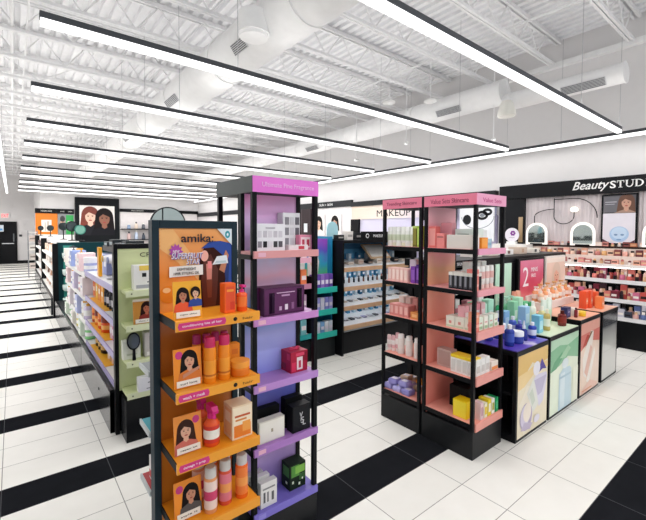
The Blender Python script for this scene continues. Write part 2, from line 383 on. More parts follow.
# ------------------------------------------------------------------ rear wall displays
t = thing('wall_display', 'orange hair care display header on the rear wall', 'wall display', (1.055, 19, 1.2))
art('header_print', .72, 1.05, 'e57f24', [('f2eadf', rect(.26, .3, .72, .75)), ('c8c2ba', rect(.4, .33, .47, .66)), ('b9aea2', rect(.52, .33, .6, .7)), ('f0eeea', rect(0, 0, 1, .2))], t, (0, 0, .1), th=.05)
MB().box(-.37, -.08, 1.15, .37, 0, 1.34, BLACK).build('header', t); text('HAIRCARE', .36, .06, 'e8e6e0', t, (0, -.081, 1.21))
t = thing('wall_display', 'grey and green skincare header on the rear wall', 'wall display', (1.7, 19, 1.2))
art('header_print', .54, 1.05, '8d8f92', [('d9a98c', ell(.28, .6, .14, .2)), ('3c3c3c', ell(.28, .8, .16, .12)), ('36a455', rect(.5, .2, .98, .95)), ('e3efe0', rect(.6, .35, .78, .72)), ('f1f1ef', rect(0, 0, 1, .18))], t, (0, 0, .1), th=.05)
MB().box(-.28, -.08, 1.15, .28, 0, 1.34, BLACK).build('header', t); text('CARE', .14, .05, 'e8e6e0', t, (-.12, -.081, 1.215)); text('GREEN', .14, .05, 'e8e6e0', t, (.14, -.081, 1.215), 'lettering')
t = thing('portrait_poster', 'large black framed portrait of two smiling people on the rear wall', 'poster', (2.83, 18.98, 1.15))
b = MB(); b.box(-.82, -.12, 0, .82, 0, 1.9, M('15181b', .4)); b.build('frame', t, .01)
art('printed_photo', 1.3, 1.25, 'f0ece8', portrait(.3, .62, .42, 'eac3ae', '7a3528', '26262b', 1.25/1.3)+portrait(.7, .56, .44, '8f5f4c', '1d1718', '1d1d22', 1.25/1.3), t, (-.02, -.12, .32))
t = thing('wall_display', 'white rear wall bay with tall pale bottles on black shelves', 'wall display', (5.4, 19, 1.0))
MB().box(-1.7, -.05, .0, 1.75, 0, 1.5, M('ece6e6', .5)).build('back_panel', t); MB().box(-1.72, -.1, 1.5, 1.77, 0, 1.64, BLACK).build('header', t)
for z in (.25, .72): MB().box(-1.7, -.4, z, 1.75, -.05, z+.04, M('2a2b2e', .5)).build('shelf', t)
text('FRAGRANCE', .5, .06, 'd9d7d2', t, (-1.0, -.101, 1.54))
wcol = ['d8b9b6', 'b9c6da', '48505c', 'efe7df', 'caa9a4', '8fa3c2', 'e9d7c8', '5b5f68', 'd2cfe0', 'e4c2b8']
for i in range(10):
    z = 1.29 if i < 5 else 1.76; xx = 4.0+.3*(i % 5); h = (.34, .4, .28, .36, .3, .22, .3, .26, .34, .28)[i]
    mini('tall_bottle', f'{ORD[i % 5]} tall perfume tester on the {"lower" if i < 5 else "upper"} shelf of the rear wall bay', 'bottle', (xx, 18.75, z), [[(.075, 0), (.08, .01), (.06, h*.7), (.03, h*.78)], [(.035, h*.78), (.035, h)]], [M(wcol[i], .3), M('f4f2ee' if i % 2 else '2c2c30', .4)])
# low rack by the rear wall
t = thing('display_rack', 'narrow metal shelf rack at the end of the aisle', 'rack', (.54, 17.2, 0))
for sx in (-.13, .13):
    for sy in (-.2, .2): MB().box(sx-.012, sy-.012, 0, sx+.012, sy+.012, 1.66, M('84868a', .4)).build('post', t)
for z in (.3, .62, .94, 1.26, 1.58): MB().box(-.14, -.21, z, .14, .21, z+.025, M('c9c6c2', .5)).build('shelf', t)
for i, z in enumerate((.325, .645, .965, 1.285)):
    minibox('carton', f'pale carton on the {ORD[i]} shelf up of the narrow metal rack', 'box', (.54, 17.08, z), .2, .12, .2, ('e9dcd6', 'd7cfc8', 'e6e2dc', 'c9b8b0')[i], '8b807a')

# ================================================================== LEFT AISLE GONDOLAS (shelves face the aisle, -X)
LAV = M('a9a0cf', .35); KICK = M('4a4b50', .2, .8); YEL = M('f2b01c', .45); ORG = M('f29b2b', .45)
def gondola(label, y0, y1, xf, levels, xb, top, lip, depth_base=.06, kick_h=.34, mats=WHITE, Ls=None, bl=None):
    t = thing('gondola', label, 'shelving', (0, y0, 0))
    L = bl or y1-y0; Ls = y1-y0
    MB().box(xf-.06, 0, .0, xf-.03, L, kick_h, KICK).build('kick_plate', t, .003)
    q = MB()
    for yy in [.5+1.0*j for j in range(int(L))]: q.lathe([(.016, 0), (.016, .004)], BLACK, n=12)
    MB().box(xf-.03, .0, 0, xb, L, kick_h, SOFTBLACK).build('base', t)
    MB().box(xb-.03, 0, kick_h, xb, Ls, top, mats).build('back_panel', t)
    for z in levels:
        s = MB().box(xf, .004, z-.03, xb-.03, Ls-.004, z-.004, WHITE).build('shelf', t)
        MB().box(xf-.012, .004, z-.05, xf, Ls-.004, z+.004, lip).build('price_rail', s)
    return t
LV = [.38, .63, .915, 1.2]
g1 = gondola('white aisle shelving with lavender price rails, nearest to the camera', 3.56, 5.3, .66, LV, 1.05, 1.5, LAV)
for i, yy in enumerate((.55, 1.15)): MB().tube([(.597, yy, .2), (.602, yy, .2)], .014, BLACK, 12).build('keyhole', g1)
MB().box(.84, 0, 1.44, 1.06, 1.74, 1.5, M('1a2024', .3)).build('top_fascia', g1)
for z, nm in ((.38, 'a'), (.63, 'b'), (.915, 'c')): MB().box(.662, .6, z-.004, 1.0, 1.5, z+.004, YEL).build('yellow_mat', g1)
MB().box(.6, 0, 0, .68, .012, .36, BLACK).build('end_post', g1)
g2 = gondola('white aisle shelving with pastel boxes in front of the teal panel', 5.32, 7.5, .66, [.36, .6, .89, 1.17], 1.05, 1.25, WHITE, bl=3.55)
FX = -PI/2
def rowy(fn, y0, y1, n): return [y0+(y1-y0)*i/max(1, n-1) for i in range(n)]
# near gondola goods
def put_row(desc, where, n, y0, y1, x, z, make):
    for i, y in enumerate(rowy(None, y0, y1, n)):
        make(i, f'{ORD[i]} {desc} from the near end, {where}', (x, y, z))
def white_dryer(i, lb, p):
    t = thing('styling_tool', lb, 'hair tool', p, FX)
    MB().box(-.05, -.06, 0, .05, .06, .012, M('e6e4e8', .4)).build('stand', t)
    MB().tube([(0, .02, .012), (0, .0, .16)], [.018, .016], M('f2f0f3', .3), 14).build('handle', t)
    MB().tube([(0, -.09, .2), (0, -.02, .2), (0, .07, .2)], [.026, .04, .032], M('ece9ef', .3), 18).build('barrel', t)
    MB().tube([(0, -.1, .2), (0, -.088, .2)], .03, M(('3a3a40', '7c86b0', 'caa24a')[i % 3], .3), 18).build('nozzle', t)
put_row('white hair dryer', 'top lavender shelf', 3, 3.75, 4.3, .77, 1.204, white_dryer)
put_row('grey labelled white carton', 'behind the dryers', 4, 3.7, 4.5, .95, 1.204, lambda i, lb, p: carton(lb, p, .2, .1, .2+.025*(i % 2), 'f1eff2', rz=FX, marks=(('9a98a8', .15, .3, .85, .55),)))
put_row('pale blue tool carton', 'far half of the top shelf', 3, 4.75, 5.15, .85, 1.204, lambda i, lb, p: carton(lb, p, .2, .16, .21, ('8d9ad0', 'c9cdea', '7f8cc6')[i], rz=FX, marks=(('f0f0f8', .2, .4, .8, .7),)))
carton('slim yellow divider card standing on the top shelf', (.70, 4.6, 1.204), .1, .03, .3, 'f2a81c', name='divider_card', cat='card', rz=FX)
def black_tool(i, lb, p): bottle(lb, p, .04, .18+.03*(i % 2), '2a2a2e', ('2a2a2e', 'c9c6cc')[i % 2], 'pump' if i % 2 else 'can', rz=FX, band=(.2, .5, ('8f8f96', 'd8d4da')[i % 2]))
put_row('black haircare bottle with grey band', 'second shelf from the top', 7, 3.68, 4.45, .75, .919, black_tool)
put_row('dark printed white carton', 'back of second shelf', 6, 3.68, 4.5, .92, .919, lambda i, lb, p: carton(lb, p, .09, .09, .17, 'eceaf0', rz=FX, marks=(('50505a', .2, .5, .8, .7),)))
put_row('orange hair oil carton', 'far half of the second shelf', 4, 4.62, 5.15, .78, .919, lambda i, lb, p: carton(lb, p, .14, .12, .19+.02*(i % 3), ('f0a41c', 'e98a1e', 'f6c23a', 'e06a1c')[i], rz=FX, marks=(('fdf2d8', .2, .35, .8, .6),)))
put_row('pink capped shampoo bottle', 'third shelf from the top', 5, 3.68, 4.2, .76, .634, lambda i, lb, p: bottle(lb, p, .045, .23, ('e77fbb', 'ef9fc8', 'f3e6ef', 'e36aa9', 'f0d4e4')[i], ('f6eef3', 'b83a86')[i % 2], ('pump', 'round')[i % 2], rz=FX, band=(.25, .5, 'fbf0f6')))
put_row('white shampoo bottle with tan cap', 'back of third shelf', 6, 3.68, 4.4, .92, .634, lambda i, lb, p: bottle(lb, p, .036, .2, 'f3efe9', 'b99a78', 'round', rz=FX, band=(.25, .5, 'c9b49a')))
put_row('orange red hair mask jar', 'far half of the third shelf', 4, 4.5, 5.1, .76, .634, lambda i, lb, p: bottle(lb, p, .07, .17, ('e2571c', 'd9481a', 'f07a22', 'b53a1c')[i], ('7a2a14', 'f08a2a')[i % 2], 'jar', rz=FX, band=(.2, .45, 'f6b25a')))
put_row('rose gold hairspray tube', 'bottom lavender shelf', 8, 3.68, 4.4, .76, .384, lambda i, lb, p: bottle(lb, p, .033, .19+.03*(i % 3), ('d8a58c', 'e6c4b0', 'caa07c', 'f0e4dc')[i % 4], ('2a2626', 'b88a6a')[i % 2], 'can', rz=FX, band=(.3, .55, 'f6ece4')))
put_row('white tube with black cap', 'back of bottom shelf', 6, 3.68, 4.4, .92, .384, lambda i, lb, p: bottle(lb, p, .03, .19, 'f1eeee', '2c2a2c', 'tube', rz=FX, band=(.4, .7, 'd8cfcb')))
put_row('big black hair product jar', 'on the bottom yellow mat', 3, 4.62, 4.95, .78, .389, lambda i, lb, p: bottle(lb, p, .08, .19, '2b211c', ('5a4a3a', '1c1a1a', '8a6a2a')[i], 'jar', rz=FX, band=(.2, .45, 'c79a4a')))
put_row('dark tester tray', 'on the near shelving top', 5, 3.75, 5.0, .9, 1.501, lambda i, lb, p: carton(lb, p, .18, .16, .05+.03*(i % 2), ('3a4248', '2a3034')[i % 2], name='tester_tray', cat='tray', rz=FX, marks=(('9fb0b8', .1, .3, .9, .7),)))
# pastel gondola goods
PC = ['b9c1ea', 'f3e9ee', 'dfd5f0', 'f6d9dc', '9fb0e4', 'f4efe6', 'e9e4f4', 'f0c9cf']
for li, (z, nm, n) in enumerate(((1.174, 'top', 8), (.894, 'second', 8), (.604, 'third', 8), (.364, 'bottom', 8))):
    for i, y in enumerate(rowy(None, 5.45, 7.35, n)):
        c = PC[(i*3+li) % 8] if li < 3 else ('8fd98f', 'e9f4e4', 'd9ecd4', 'f2e48a', 'f3efe9', 'b7e2c4')[i % 6]
        lb = f'{ORD[i]} pastel item from the near end, {nm} shelf of the pastel shelving'
        if (i+li) % 3 == 0: bottle(lb, (.73, y, z), .07, .18, c, 'f7f5f8', 'jar', rz=FX, band=(.2, .45, 'ffffff'), name='jar', cat='jar')
        elif (i+li) % 3 == 1: carton(lb, (.72, y, z), .2, .18, (.22 if li < 3 else .17), c, rz=FX, marks=(('ffffff', .2, .3, .8, .7), ('8f97c4' if li < 3 else '6aa870', .3, .45, .7, .55)))
        else: bottle(lb, (.7, y, z), .05, .22 if li else .27, c, ('f0b030', '3a3a44')[i % 2], 'pump', rz=FX, band=(.2, .5, 'fbfbfd'))
# teal end panel and farther gondolas
t = thing('end_panel', 'dark teal end panel with white display cups facing the aisle', 'display panel', (0, 9.1, 0))
MB().box(.66, .0, .0, 2.2, .08, 1.44, M('12393f', .4)).build('panel', t, .004)
MB().box(.585, -.02, 0, .675, .1, 1.42, BLACK).build('post', t)
for i, z in enumerate((1.12, .8, .5, .24)):
    q = MB(); q.lathe([(.06, 0), (.085, .03), (.09, .12), (.075, .12), (.07, .03)], M('cfe0dc', .3), .82, -.1, 20)
    q.box(.79, -.02, .02, .85, .0, .1, WHITE); q.build('display_cup', t, loc=(0, 0, z))
    MB().box(.76, -.008, z+.13, .9, -.001, z+.26, M('2e8f84', .4)).build('cup_label', t)
def far_goods(y0, y1, zs, tag_, cols, xf, n):
    for li, z in enumerate(zs):
        for i, y in enumerate(rowy(None, y0, y1, n)):
            c = cols[(i*5+li*3) % len(cols)]; lb = f'{ORD[i]} {tag_} from the near end, {ORD[li]} shelf up'
            if (i+li) % 2: minibox('carton', lb, 'box', (xf+.12, y, z), .2, .14, .17+.02*(i % 2), c, 'f8f2ee', rz=FX)
            else: mini('bottle', lb, 'bottle', (xf+.12, y, z), [[(.055, 0), (.06, .01), (.055, .13), (.03, .15)], [(.035, .15), (.03, .2)]], [M(c, .35), M(('f4f0ee', '3a2e2e', 'c7986a')[i % 3], .35)])
gondola('beige aisle shelving of skincare beyond the teal panel', 9.3, 13.0, .62, [.36, .62, .9, 1.16], 1.05, 1.46, WHITE)
far_goods(9.5, 12.8, [.364, .624, .904, 1.164], 'beige skincare item beyond the teal panel', ['e9c9b4', 'f2dfd2', 'd9a98e', 'efe6df', 'e2b7a6', '7a4f42', 'f6efe9'], .62, 9)
t = thing('display_post', 'tall black post ending the beige aisle shelving', 'post', (.64, 13.12, 0)); MB().box(-.05, -.05, 0, .08, .05, 1.46, BLACK).build('post_body', t); MB().box(-.07, -.07, 0, .1, .07, .05, BLACK).build('foot', t)
gondola('farthest aisle shelving with dusky pink goods near the rear wall', 13.3, 16.6, .62, [.36, .62, .9, 1.16], 1.05, 1.5, WHITE)
far_goods(13.5, 16.4, [.364, .624, .904, 1.164], 'dusky pink item near the rear wall', ['d7b3ae', 'efe2df', 'b98a88', 'f2ece9', '5e4a4c'], .62, 7)
t = thing('display_post', 'black post at the far end of the farthest aisle shelving', 'post', (.64, 16.75, 0)); MB().box(-.05, -.05, 0, .08, .05, 1.5, BLACK).build('post_body', t); MB().box(-.07, -.07, 0, .1, .07, .05, BLACK).build('foot', t)
# round mirrors standing on the far gondolas
for i, (lb, x, y, z0, zc, r, c) in enumerate((('small round black mirror on the farthest shelving', .66, 14.6, 1.5, 1.74, .075, '17181a'), ('round black mirror second from the rear door', .84, 13.6, 1.5, 1.74, .085, '17181a'),
        ('round mirror with a grey glass standing beside the grey header', .93, 11.0, 1.46, 1.77, .095, '2a2c30'), ('big round dark mirror below the green header', .96, 9.6, 1.46, 1.76, .11, '1b1d20'), ('round green tinted mirror beside the portrait poster', 1.08, 9.36, 1.46, 1.69, .1, '2c7a6c'))):
    t = thing('round_mirror', lb, 'mirror', (x, y, z0))
    MB().lathe([(.07, 0), (.07, .015), (.01, .02)], BLACK, n=20).build('foot', t)
    MB().tube([(0, 0, .018), (0, 0, zc-z0-r+.01)], .012, BLACK, 8).build('stem', t)
    MB().tube([(0, -.012, zc-z0), (0, .012, zc-z0)], r, M(c, .35), 32).build('mirror_frame', t)
    MB().tube([(0, -.016, zc-z0), (0, -.0125, zc-z0)], r*.84, M('4c5558' if i != 4 else '8fc9b4', .08, .6), 32).build('mirror_glass', t)

# ------------------------------------------------------------------ pale green endcap at the end of the near gondola
PG = M('d3dba8', .5)
t = thing('endcap_display', 'pale green endcap with small shelves beside the near aisle shelving', 'display stand', (.63, 3.5, 0))
b = MB(); b.box(0, 0, 0, .03, .06, 1.57, BLACK); b.box(.57, 0, 0, .6, .06, 1.57, BLACK); b.box(.03, 0, 1.53, .57, .06, 1.57, BLACK); b.build('frame', t, .002)
MB().box(.03, .01, .36, .57, .05, 1.53, PG).build('back_panel', t)
MB().box(.04, -.19, 0, .57, .0, .33, M('1d1e21', .25)).build('base_box', t, .003)
for z in (1.2, .925, .64, .385):
    s = MB().box(.05, -.18, z-.025, .56, .01, z, PG).build('shelf', t, .002)
    MB().box(.05, -.187, z-.045, .56, -.18, z+.004, M('dfe6c0', .4)).build('shelf_edge', s)
    MB().tube([(.09, -.19, z-.02), (.09, -.187, z-.02)], .006, M('6c7458', .4), 10).build('rivet', s)
text('CR', .09, .035, '23241f', t, (.2, .009, 1.46), center=False); text('EMES', .18, .035, '23241f', t, (.31, .009, 1.46), center=False)
carton('white gift box with yellow bow and black window on the top green shelf', (.83, 3.41, 1.2), .16, .09, .2, 'efeeec', marks=(('a9a9b4', .1, .06, .9, .2), ('f0cf60', .25, .78, .75, .98), ('2a2a2c', .38, .52, .58, .68), ('5c5c62', .62, .28, .88, .33)))
easel_card('brown photo card of a person standing on the second green shelf', (.84, 3.36, .925), .2, .2, [('c98a3a', rect(0, 0, 1, 1)), ('efe4d4', rect(0, .9, 1, 1))]+portrait(.52, .6, .34, 'b9694a', '2a1512', '8a2c22', 1.05), 'e8dfd0', 'shine + hold')
t = thing('hand_mirror', 'black oval hand mirror leaning on the green display', 'hand mirror', (.74, 3.345, .643)); t.rotation_euler = (-.12, 0, 0)
MB().prism(ell(0, .15, .05, .07, 28), -.008, .008, BLACK).build('mirror_frame', t, .002); MB().prism(ell(0, .15, .04, .058, 28), -.0095, -.008, M('8c9694', .06, .7)).build('mirror_glass', t)
MB().tube([(0, 0, .0), (0, 0, .09)], [.014, .01], BLACK, 12).build('handle', t)
carton('white upright card box behind the black hand mirror', (.735, 3.43, .641), .13, .07, .15, 'e6e8dc', marks=(('c6cbb8', .2, .2, .8, .3),))
carton('grey carton with dark brush picture behind the hand mirror', (.90, 3.42, .641), .14, .08, .2, 'c8c3c0', marks=(('6b625e', .25, .3, .75, .85), ('efecea', .1, .05, .9, .2)))
carton('white pillow box with black script on the lowest green shelf', (.86, 3.335, .386), .2, .06, .115, 'e4e4ea', marks=(('77777f', .35, .55, .9, .62), ('5a5a62', .3, .15, .85, .2)))

# ================================================================== ORANGE HAIRCARE DISPLAY (front, with the big poster)
t = thing('poster_display', 'tall orange haircare display with framed poster and four orange shelves', 'display stand', (0, 0, 0))
x0, x1, yp = .463, .860, 1.75
FR = M('22323b', .38)
b = MB(); b.box(x0, yp, 0, x0+.03, yp+.06, 1.726, FR); b.box(x1-.03, yp, 0, x1, yp+.06, 1.726, FR); b.box(x0+.03, yp, 1.69, x1-.03, yp+.06, 1.726, FR); b.box(x0+.03, yp, 0, x1-.03, yp+.05, .17, FR)
b.build('frame', t, .003)
MB().box(x0+.02, yp+.06, .1, x1-.02, yp+.1, 1.7, SOFTBLACK).build('back_panel', t)
pw = x1-x0-.06; pz0 = 1.30; ph = 1.69-pz0
pm = ramp_mat('orange_poster_print', [(0, 'f0a050'), (.45, 'ee8a30'), (1, 'f2a660')], 'Z', 0, ph, .3, noise=.25)
sh = []
for k in range(6): sh.append(('f6ba76', [(.02+.03*k, 1.0), (.0, .98-.04*k), (.32+.1*k, .5-.06*k), (.33+.1*k, .505-.06*k)]))
sh += [('e9851f', ell(.12, .25, .13, .1)), ('f7c488', ell(.09, .3, .05, .03)), ('f0a43c', ell(.3, .04, .12, .12))]
FIG = [('38170f', [(.6, .0), (.57, .3), (.58, .55), (.66, .68), (.78, .72), (.92, .66), (.97, .5), (.96, .2), (.9, .0)]),
       ('572416', [(.63, .0), (.6, .3), (.63, .5), (.72, .58), (.82, .4), (.8, .1), (.78, .0)]), ('7a3a24', [(.68, .1), (.66, .34), (.7, .46), (.74, .3), (.73, .1)]),
       ('24479c', [(.6, .64), (.7, .71), (.85, .72), (1, .69), (1, .2), (.94, .05), (.9, .18), (.93, .4), (.88, .56), (.76, .65)]),
       ('16306f', [(.9, .6), (.97, .5), (.95, .2), (.93, .18), (.9, .4)]),
       ('c08060', [(.83, .4), (.92, .62), (.96, .56), (.9, .36)]),
       ('d98a7c', [(.67, .3), (.66, .47), (.7, .48), (.74, .47), (.73, .3)]), ('f3b3a4', ell(.64, .56, .05, .06)), ('ee8f8f', [(.68, .42), (.68, .5), (.73, .5), (.73, .42)]),
       ('e4ecf1', [(.74, .46), (.8, .55), (.93, .56), (.95, .47)]), ('bcd0d8', [(.77, .475), (.79, .5), (.92, .5), (.93, .475)])]
sh += [(c, [(1-(1-px)*1.12, .06+pz*1.1) for px, pz in pl]) for c, pl in FIG]
sh += [('b14aa8', star(.21, .735, .065, .095, 11)), ('dfeaf0', [(.78, 1.0), (1, 1.0), (1, .8)]), ('1f9aa8', ell(.935, .93, .038, .045)), ('eef6f8', ell(.935, .93, .014, .02))]
sh += [('f4f2ee', [(.12, .445), (.57, .455), (.57, .575), (.12, .565)])]
pp = art('poster_print', pw, ph, pm, sh, t, ((x0+x1)/2, yp+.012, pz0))
cx = (x0+x1)/2; ty = yp-.0035
text('amika:', .15, .038, '1d2838', t, (cx-.002, ty, 1.628), bold=.012)
text('NEW', .03, .013, 'fdf6ff', t, (cx-.099, ty-.001, 1.581), 'lettering', 0, .2)
text('SUPERFRUIT', .14, .026, '5a4fa8', t, (cx-.047, ty+.0002, 1.552), 'lettering_shadow', 0, .25); text('SUPERFRUIT', .14, .026, 'f6f1fb', t, (cx-.05, ty-.0006, 1.555), 'lettering', 0, .25)
text('STAR', .06, .023, '5a4fa8', t, (cx-.022, ty+.0002, 1.526), 'lettering_shadow', 0, .25); text('STAR', .06, .023, 'f6f1fb', t, (cx-.025, ty-.0006, 1.529), 'lettering', 0, .25)
text('LIGHTWEIGHT', .085, .012, '2b2b30', t, (cx-.053, ty-.001, 1.502)); text('HAIR STYLING OIL', .115, .012, '2b2b30', t, (cx-.053, ty-.001, 1.483))
# lower backs between the shelves
bkm = ramp_mat('amber_back_print', [(0, 'c27a1e'), (.5, 'b96c1c'), (1, 'a2591a')], 'Z', .17, 1.3, .3, noise=.3)
MB().box(x0+.03, yp+.012, .17, x1-.03, yp+.04, 1.30, bkm).build('amber_back_panel', t)
OS = M('f09a22', .4); zs = [1.322, 1.035, .752, .468]
tags = ['conditioning hits all hair', 'wash + mask', 'damage + prep', 'style + finish']
for z, tg in zip(zs, tags):
    s = MB().box(x0+.03, 1.542, z-.012, x1-.004, yp+.012, z-.002, OS).build('shelf', t, .001)
    f = MB(); f.box(x0+.026, 1.530, z-.04, x1, 1.542, z, M('f0a032', .35)); f.build('front_lip', s, .001)
    MB().box(x0+.026, 1.542, z-.034, x0+.03, yp+.012, z, SOFTBLACK).build('side_lip', s); MB().box(x1-.004, 1.542, z-.034, x1, yp+.012, z, SOFTBLACK).build('side_lip', s)
    w = .2 if len(tg) > 20 else .125
    l = MB(); l.prism([(xx, zz) for xx, zz in [(x0+.038, z-.034), (x0+.03+w, z-.034), (x0+.035+w, z-.02), (x0+.03+w, z-.006), (x0+.038, z-.006), (x0+.033, z-.02)]], 1.5285, 1.530, M('d3387f', .4)); l.build('pink_tag', s)
    text(tg, w-.035, .012, 'fbe9f3', s, (x0+.033+w/2, 1.5284, z-.026))
    if z in (1.322, 1.035):
        text('hair', .05, .011, '8a5a14', s, (x1-.06, 1.5298, z-.027)); MB().tube([(x1-.12, 1.5292, z-.02), (x1-.12, 1.53, z-.02)], .009, M('2a2320', .4), 14).build('round_mark', s)
# teal shelves on the aisle side of the same display
t2 = thing('side_display', 'narrow side shelves with teal goods behind the orange haircare display', 'display stand', (0, 0, 0))
MB().box(.56, 1.86, 0, .86, 2.1, .4, SOFTBLACK).build('base', t2, .003); MB().box(.56, 1.86, .4, .6, 2.1, 1.3, SOFTBLACK).build('back_panel', t2)
for z, m in ((1.03, M('8f969a', .4)), (.75, M('2ba3b4', .4)), (.475, M('b9343c', .4))):
    s = MB().box(.478, 1.86, z-.012, .56, 2.03, z, m).build('shelf', t2); MB().box(.47, 1.86, z-.02, .478, 2.03, z+.004, M('c4cacc', .4)).build('shelf_edge', s)
for i, y in enumerate((1.9, 1.96)):
    bottle(f'{ORD[i]} teal bottle on the side shelf behind the orange display', (.525, y, .75), .026, .14, '1f9fb5', '157486', 'tube', rz=FX)
    carton(f'{ORD[i]} white and red carton low behind the orange display', (.525, y, .475), .05, .05, .11, 'ece7e6', rz=FX, marks=(('c8323c', .1, .1, .9, .4),))

# goods on the orange shelves
PI_ = [('f4a227', rect(0, 0, 1, 1))]
easel_card('photo card of two women, one in orange top, one in blue top', (.556, 1.585, 1.3205), .116, .152,
    [('f3ad2e', rect(0, 0, 1, 1))]+portrait(.34, .62, .27, 'b97a5c', '1c1312', 'e8552a', 1.33)+portrait(.78, .66, .22, 'e0b094', '251614', '27408f', 1.33, False), 'f2a630', 'super shine')
carton('bright orange styling oil box beside the orange pump bottle', (.738, 1.60, 1.3205), .052, .05, .13, 'f0641f', marks=(('e2502a', .12, .1, .88, .9), ('d23a22', .5, .12, .9, .38), ('f79a3a', .2, .72, .8, .8)), side=(('e8601c', .1, .1, .9, .9),))
bottle('orange serum bottle with pink pump beside the orange box', (.802, 1.592, 1.3205), .024, .118, 'ee5a22', 'e0368c', 'pump', band=(.18, .55, 'f2792e'))
easel_card('photo card of smiling dark haired woman above pink wash tag', (.557, 1.59, 1.0335), .116, .16,
    [('ee8d28', rect(0, 0, 1, 1)), ('c93a80', ell(.2, .84, .13, .1))]+portrait(.56, .66, .34, 'd9a184', '191313', 'd9762c', 1.4)+[('c98a6c', [(.3, .24), (.9, .42), (.92, .5), (.3, .34)])], 'e88a2c', 'curl love')
for i, (xx, yy) in enumerate(((.648, 1.585), (.713, 1.585))):
    bottle(f'tall orange shampoo tube with plum cap, {ORD[i]} from the smiling photo card', (xx, yy, 1.0335), .026, .195, 'f08a1e', 'c9285f', 'can', band=(.12, .5, 'f39a2e'), band2=(.16, .2, 'c2641c'))
for i, (xx, yy) in enumerate(((.63, 1.69), (.672, 1.682), (.716, 1.69), (.756, 1.68))):
    bottle(f'orange tube with magenta lid in the rear row, {ORD[i]} along', (xx, yy, 1.0335), .02, .185, 'ec8420', 'a92a6b', 'can', band=(.3, .6, 'f0962c'))
bottle('low round orange mask jar beside the tall orange tubes', (.79, 1.588, 1.0335), .043, .066, 'ef861e', 'f09a34', 'jar', band=(.1, .5, 'e37618'), name='jar', cat='jar')
carton('small orange box behind the round mask jar', (.80, 1.68, 1.0335), .05, .04, .12, 'e98a22', marks=(('d3701c', .2, .6, .8, .8),))
easel_card('faded photo card of woman with fringe beside pink spray bottle', (.559, 1.6, .7505), .116, .158,
    [('ef9440', rect(0, 0, 1, 1)), ('c93a80', ell(.8, .82, .13, .1))]+portrait(.42, .58, .36, 'dba98e', '3b231d', 'c9695c', 1.4), 'ea9a50', 'repair kit')
bottle('orange spray bottle with bright pink trigger beside the faded photo card', (.662, 1.605, .7505), .034, .175, 'ea5a2a', 'd6227e', 'spray', band=(.1, .52, 'd03a2c'), band2=(.2, .42, 'f2efe6'))
bottle('second pink trigger spray bottle standing behind the first', (.645, 1.69, .7505), .03, .195, 'e8562c', 'b91f70', 'spray', band=(.1, .5, 'ea7a3a'))
carton('peach and cream kit box with orange fruit print', (.79, 1.61, .7505), .098, .09, .15, 'ecd5b4', marks=(('f5e3c8', .04, .05, .96, .95), ('e8812c', .08, .06, .92, .42), ('f2a24a', .5, .2, .9, .5), ('c0562a', .12, .66, .88, .72), ('d8863f', .15, .55, .7, .6)), side=(('e7b98a', .1, .1, .9, .9), ('f0dcc0', .2, .5, .8, .8)), name='kit_box')
easel_card('photo card of woman looking down on the lowest orange shelf', (.559, 1.605, .4665), .116, .16,
    [('ee8f2e', rect(0, 0, 1, 1)), ('c93a80', ell(.2, .8, .13, .1))]+portrait(.6, .6, .34, 'c98e70', '191415', '55504f', 1.4), 'ea8c30', 'style it')
for i, (xx, yy, hx, bc) in enumerate(((.65, 1.59, 'e9a06a', 'f2d9d0'), (.722, 1.6, 'd9543a', 'e07a8a'), (.80, 1.595, 'ee6a26', 'f0803a'), (.635, 1.69, 'd98c6a', 'e4b8a8'), (.695, 1.69, 'e0662e', 'e89060'), (.758, 1.685, 'e8622a', 'ef8a4a'))):
    bottle(f'clear capped {"hairspray" if i < 3 else "rear row hairspray"} can, {ORD[i % 3]} from the looking down card', (xx, yy, .4665), .028, .195, hx, 'cfcac6', 'can', band=(.1, .72, bc), band2=(.3, .5, ('d1436e', 'f0a05a', 'f7a050')[i % 3]), name='spray_can', cat='can')

# ================================================================== OPEN TOWERS
def tower(label, X0, Y0, X1, Y1, front_pat, header_col, base_h, lip_cols, shelf_z, lip_side, side_header, rails=()):
    """open black frame tower; lips on the -Y face"""
    t = thing('display_tower', label, 'display tower', ((X0+X1)/2, (Y0+Y1)/2, 0))
    w, d = (X1-X0)/2, (Y1-Y0)/2; P = .026
    for sx in (-1, 1):
        for sy in (-1, 1):
            MB().box(sx*w-(P if sx > 0 else 0), sy*d-(P if sy > 0 else 0), base_h, sx*w+(P if sx < 0 else 0), sy*d+(P if sy < 0 else 0), 1.90, BLACK).build('post', t, .002)
    MB().box(-w, -d, 0, w, d, base_h, M('232426', .3)).build('base', t, .003)
    MB().box(-w+.004, -d+.004, 1.88, w-.004, d-.004, 1.955, M('2e3538', .5)).build('header', t, .002)
    MB().box(-w, -d-.003, 1.878, w, -d+.006, 1.96, M(header_col, .45)).build('header_front', t)
    MB().box(-w-.003, -d, 1.878, -w+.006, d, 1.96, M(side_header, .45)).build('header_side', t)
    return t, w, d
